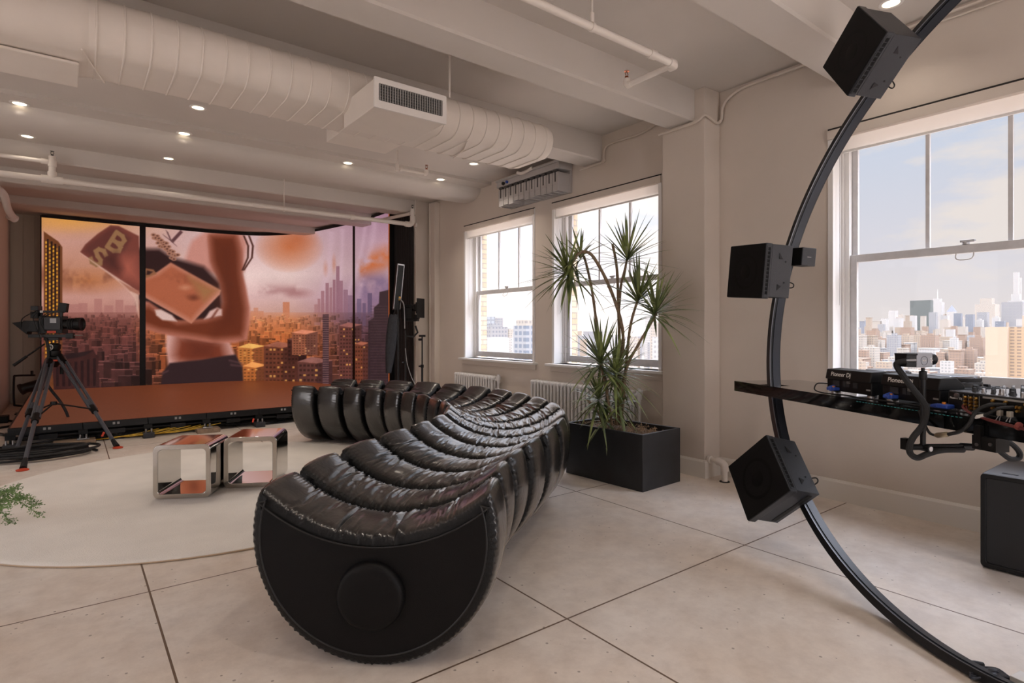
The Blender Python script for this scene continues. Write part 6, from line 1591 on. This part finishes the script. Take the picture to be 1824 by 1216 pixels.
# ================================================================== CITY OUTSIDE
GZ = -62.0
def facade(name, col, win, fx=3.4, fz=3.6, ww=0.55, wh=0.5, rough=0.8):
    if name in MATS: return MATS[name]
    m = bpy.data.materials.new(name); m.use_nodes = True; t = m.node_tree; b = t.nodes['Principled BSDF']; L = t.links.new
    tc = t.nodes.new('ShaderNodeTexCoord'); sp = t.nodes.new('ShaderNodeSeparateXYZ'); L(tc.outputs['Object'], sp.inputs[0])
    ge = t.nodes.new('ShaderNodeNewGeometry'); sn = t.nodes.new('ShaderNodeSeparateXYZ'); L(ge.outputs['Normal'], sn.inputs[0])
    def M(op, a, b2=None):
        n = t.nodes.new('ShaderNodeMath'); n.operation = op
        for i, x in enumerate((a, b2)):
            if x is None: continue
            if isinstance(x, (int, float)): n.inputs[i].default_value = x
            else: L(x, n.inputs[i])
        return n.outputs[0]
    h = M('ADD', sp.outputs['X'], sp.outputs['Y'])
    wx = M('LESS_THAN', M('FRACT', M('ADD', M('DIVIDE', h, fx), 100.0)), ww)
    wz = M('LESS_THAN', M('FRACT', M('ADD', M('DIVIDE', sp.outputs['Z'], fz), 100.0)), wh)
    side = M('LESS_THAN', M('ABSOLUTE', sn.outputs['Z']), 0.5)
    k = M('MULTIPLY', M('MULTIPLY', wx, wz), side)
    mx = t.nodes.new('ShaderNodeMixRGB'); L(k, mx.inputs[0]); mx.inputs[1].default_value = (*[x*0.215 for x in lin(col)], 1); mx.inputs[2].default_value = (*[x*0.215 for x in lin(win)], 1)
    L(mx.outputs[0], b.inputs['Base Color']); b.inputs['Roughness'].default_value = rough
    MATS[name] = m; return m
FAC = [facade('facade_cream', (232, 218, 200), (190, 180, 172)), facade('facade_tan', (218, 194, 168), (176, 160, 146)), facade('facade_brick', (202, 168, 142), (164, 142, 128)),
       facade('facade_grey', (200, 196, 194), (164, 164, 170)), facade('facade_white', (240, 234, 226), (200, 196, 194)), facade('facade_slate', (168, 170, 178), (140, 146, 158))]
FNAME = ['cream', 'tan', 'brick-red', 'grey', 'white', 'slate-grey']
CG = mat('city_ground', (140, 124, 110), 0.9, noise=.3, nscale=.02)
o = tag(obj('city_ground', MB().box((40, -3000, GZ-1), (9000, 9000, GZ)), CG, smooth=False), None, None, kind='structure')
FOOT = []
def bldg(u0, u1, vtop, dep, fac, label, group, z0=GZ, depth_ratio=0.8, yaw=None, extra=None, name='building'):
    uc = (u0+u1)/2
    for _ in range(40):
        p = at(uc, HYP, dep); wd = (u1-u0)*dep/FPX; hx, hy = wd*depth_ratio/2+1.5, wd*0.4+1.5
        if all(abs(p.x-q[0]) > hx+q[2] or abs(p.y-q[1]) > hy+q[3] for q in FOOT): break
        dep *= 1.012
    FOOT.append((p.x, p.y, hx, hy)); zt = CAMH+(HYP-vtop)*dep/FPX
    if zt-z0 < 4: zt = z0+4
    r = thing(name, label, 'building', (p.x, p.y, z0), group, world=False, rot=(0, 0, 0 if yaw is None else yaw))
    dd = wd*depth_ratio
    # rotate so that the box shows a broad face to the room
    w_ = wd*0.80
    h_ = zt-z0
    obj('block', MB().box((-dd/2, -w_/2, 0), (dd/2, w_/2, h_)), fac, r, smooth=False)
    if extra: extra(r, w_, dd, h_, fac)
    return r
rc = random.Random(99)
def roofbits(r, w, d, h, fac):
    k = rc.random()
    if k < .45: obj('roof_house', MB().box((-d*.2, -w*.25, h), (d*.2, w*.15, h+max(3, w*.14))), fac, r, smooth=False)
    elif k < .7: obj('water_tank', MB().lathe([(w*.07, 0), (w*.07, w*.12), (0, w*.17)], (0, w*.2, h+w*.03), seg=10).cyl((0, w*.2, h), (0, w*.2, h+w*.04), w*.02, 6), FAC[2], r)
    else: obj('parapet', MB().box((-d/2-.4, -w/2-.4, h), (d/2+.4, w/2+.4, h+1.2)), fac, r, smooth=False)
SKY_E = 'distant towers seen through the right window'; LOW_E = 'low city blocks seen through the right window'
def setback(r, w, d, h, fac):
    obj('upper_block', MB().box((-d*.3, -w*.3, h), (d*.3, w*.3, h*1.13)), fac, r, smooth=False)
# landmark shapes
bldg(1622, 1661, 535, 1750, facade('facade_green', (126, 132, 126), (108, 114, 110), 4, 4, .7, .6), 'broad flat green glass slab tower on the skyline', SKY_E, depth_ratio=.35)
def spire(r, w, d, h, fac):
    obj('crown', MB().box((-d*.32, -w*.32, h), (d*.32, w*.32, h+12)), fac, r, smooth=False)
    obj('mast', MB().cyl((0, 0, h+10), (0, 0, h+44), 1.3, 8, 0.3), GREYP, r)
bldg(1660, 1680, 538, 1950, FAC[4], 'white tower with a thin mast right behind the green slab', SKY_E, extra=spire)
def pyramid(r, w, d, h, fac):
    obj('pyramid_roof', MB().add([(-d/2, -w/2, h), (d/2, -w/2, h), (d/2, w/2, h), (-d/2, w/2, h), (0, 0, h+22)], [[0, 1, 4], [1, 2, 4], [2, 3, 4], [3, 0, 4]]), FAC[5], r, smooth=False)
bldg(1688, 1703, 555, 1900, FAC[4], 'white tower topped by a dark pyramid roof', SKY_E, extra=pyramid)
bldg(1806, 1815, 485, 2100, FAC[4], 'very tall thin white tower at the right of the skyline', SKY_E)
bldg(1812, 1819, 494, 2150, FAC[4], 'tall thin white tower just behind the tallest one', SKY_E)
bldg(1798, 1822, 535, 2000, FAC[4], 'wide white stepped base of the tallest skyline tower', SKY_E, extra=setback)
bldg(1584, 1598, 553, 1700, FAC[4], 'slim white tower standing apart left of the green slab', SKY_E)
bldg(1656, 1669, 556, 1350, FAC[3], 'pale grey slab tower in front of the green slab', SKY_E)
bldg(1700, 1713, 558, 1350, FAC[5], 'slate slab tower below the pyramid roof', SKY_E)
bldg(1721, 1735, 560, 1300, FAC[5], 'dark slate tower right of the skyline centre', SKY_E)
bldg(1742, 1760, 556, 1350, FAC[3], 'broad grey tower among the right skyline towers', SKY_E)
bldg(1741, 1776, 542, 1800, FAC[0], 'wide cream tower behind the grey right skyline tower', SKY_E, extra=setback)
bldg(1788, 1824, 538, 1850, FAC[3], 'tall grey tower behind the beige slab', SKY_E)
bldg(1774, 1790, 572, 1250, FAC[5], 'blue-grey tower left of the beige slab', SKY_E)
TOWB = facade('facade_beige', (232, 196, 154), (176, 150, 128), 5.2, 3.1, .62, .5)
def beige_wing(r, w, d, h, fac):
    obj('blank_wing', MB().box((-d/2-6, w/2-1, 0), (d/2-2, w/2+16, h)), mat('beige_plain', (122, 106, 90), .8), r, smooth=False)
    obj('roof_house', MB().box((-d*.3, -w*.5, h), (d*.3, w*.12, h+11)), mat('beige_plain', (122, 106, 90), .8), r, smooth=False)
bldg(1800, 1862, 582, 560, TOWB, 'big beige slab block at the right edge of the window', SKY_E, extra=beige_wing, depth_ratio=.5)
def arched(r, w, d, h, fac):
    mb = MB().prism([(d*.5*cos(a), h+w*.12*sin(a)) for a in np.linspace(0, pi, 9)], -w/2, w/2, lambda p, q: (p[0], q, p[1]))
    obj('curved_roof', mb, FAC[4], r, angle=60)
bldg(1666, 1712, 640, 900, FAC[2], 'brick hall with a pale curved roof beyond the desk camera', LOW_E, extra=arched, depth_ratio=.6)
used = {}
def gen_label(fi, where, size): return '%s %s building in the %s part of the city behind the right window' % (size, FNAME[fi], where)
# skyline row
for k in range(46):
    u = 1522+rc.random()*304; w = rc.uniform(7, 16); top = rc.uniform(560, 578) if u > 1600 else rc.uniform(566, 582); fi = rc.choice([0, 0, 1, 3, 4, 4, 5])
    where = 'far left' if u < 1600 else ('far middle' if u < 1710 else 'far right')
    bldg(u-w/2, u+w/2, top, rc.uniform(1300, 2200), FAC[fi], gen_label(fi, where, 'tall hazy'), 'far city buildings behind the right window', extra=roofbits if rc.random() < .5 else None)
# middle and near rows
for dep, n, tops, ws in ((1250, 44, (580, 600), (9, 24)), (1000, 46, (596, 622), (12, 30)), (830, 34, (618, 645), (16, 38)), (700, 24, (640, 668), (18, 44))):
    for k in range(n):
        u = 1505+(k+rc.random())/n*370; w = rc.uniform(*ws); top = rc.uniform(*tops); fi = rc.choice([0, 1, 1, 2, 2, 3, 4, 0])
        where = ('middle' if dep > 900 else 'near')+(' left' if u < 1600 else (' centre' if u < 1710 else ' right'))
        bldg(u-w/2, u+w/2, top, dep*rc.uniform(.92, 1.08), FAC[fi], gen_label(fi, where, 'low'), 'city blocks behind the right window', extra=roofbits if dep < 1100 else None)
# through the two far windows
G12 = 'city buildings behind the two far windows'
def glass_top(r, w, d, h, fac):
    obj('mechanical_floor', MB().box((-d*.35, -w*.32, h), (d*.35, w*.45, h+w*.28)), FAC[0], r, smooth=False)
GRIDF = facade('facade_grid', (206, 206, 208), (150, 160, 174), 5.0, 4.6, .66, .62)
bldg(917, 962, 580, 420, GRIDF, 'office block with a bold window grid behind the far left window', G12, extra=glass_top)
bldg(880, 895, 566, 900, FAC[3], 'slim grey tower at the left behind the far left window', G12)
bldg(861, 881, 564, 620, facade('facade_frame', (176, 178, 182), (206, 210, 214), 5, 5, .7, .7), 'grey framed block at the left side of the far left window', G12)
bldg(856, 902, 582, 520, FAC[3], 'long grey block with a mansard roof behind the far left window', G12, extra=roofbits)
WPL = mat('white_plain', (136, 134, 134), .8)
bldg(870, 905, 601, 380, WPL, 'plain white box building low in the far left window', G12)
bldg(898, 918, 586, 900, FAC[0], 'cream block between the white box and the grid office', G12)
for k in range(16):
    u = 850+k*7+rc.random()*4; fi = rc.choice([0, 3, 4, 4]); 
    bldg(u, u+rc.uniform(8, 16), rc.uniform(584, 606), rc.uniform(700, 1500), FAC[fi], 'low %s building in the haze behind the far left window' % FNAME[fi], 'hazy buildings behind the far left window')
bldg(1150, 1166, 567, 900, FAC[4], 'pale tower right of the plant behind the second window', G12)
bldg(1160, 1184, 575, 700, FAC[0], 'cream tower at the column edge of the second window', G12, extra=roofbits)
bldg(1164, 1190, 600, 420, FAC[4], 'near white block at the column edge of the second window', G12)
for k in range(34):
    u = 1012+k*5.4+rc.random()*4; fi = rc.choice([0, 1, 3, 4, 4])
    bldg(u, u+rc.uniform(6, 20), rc.uniform(588, 600)+22*rc.random()**2, rc.uniform(600, 1900), FAC[fi], 'low %s building in the haze behind the second window' % FNAME[fi], 'hazy buildings behind the second window')
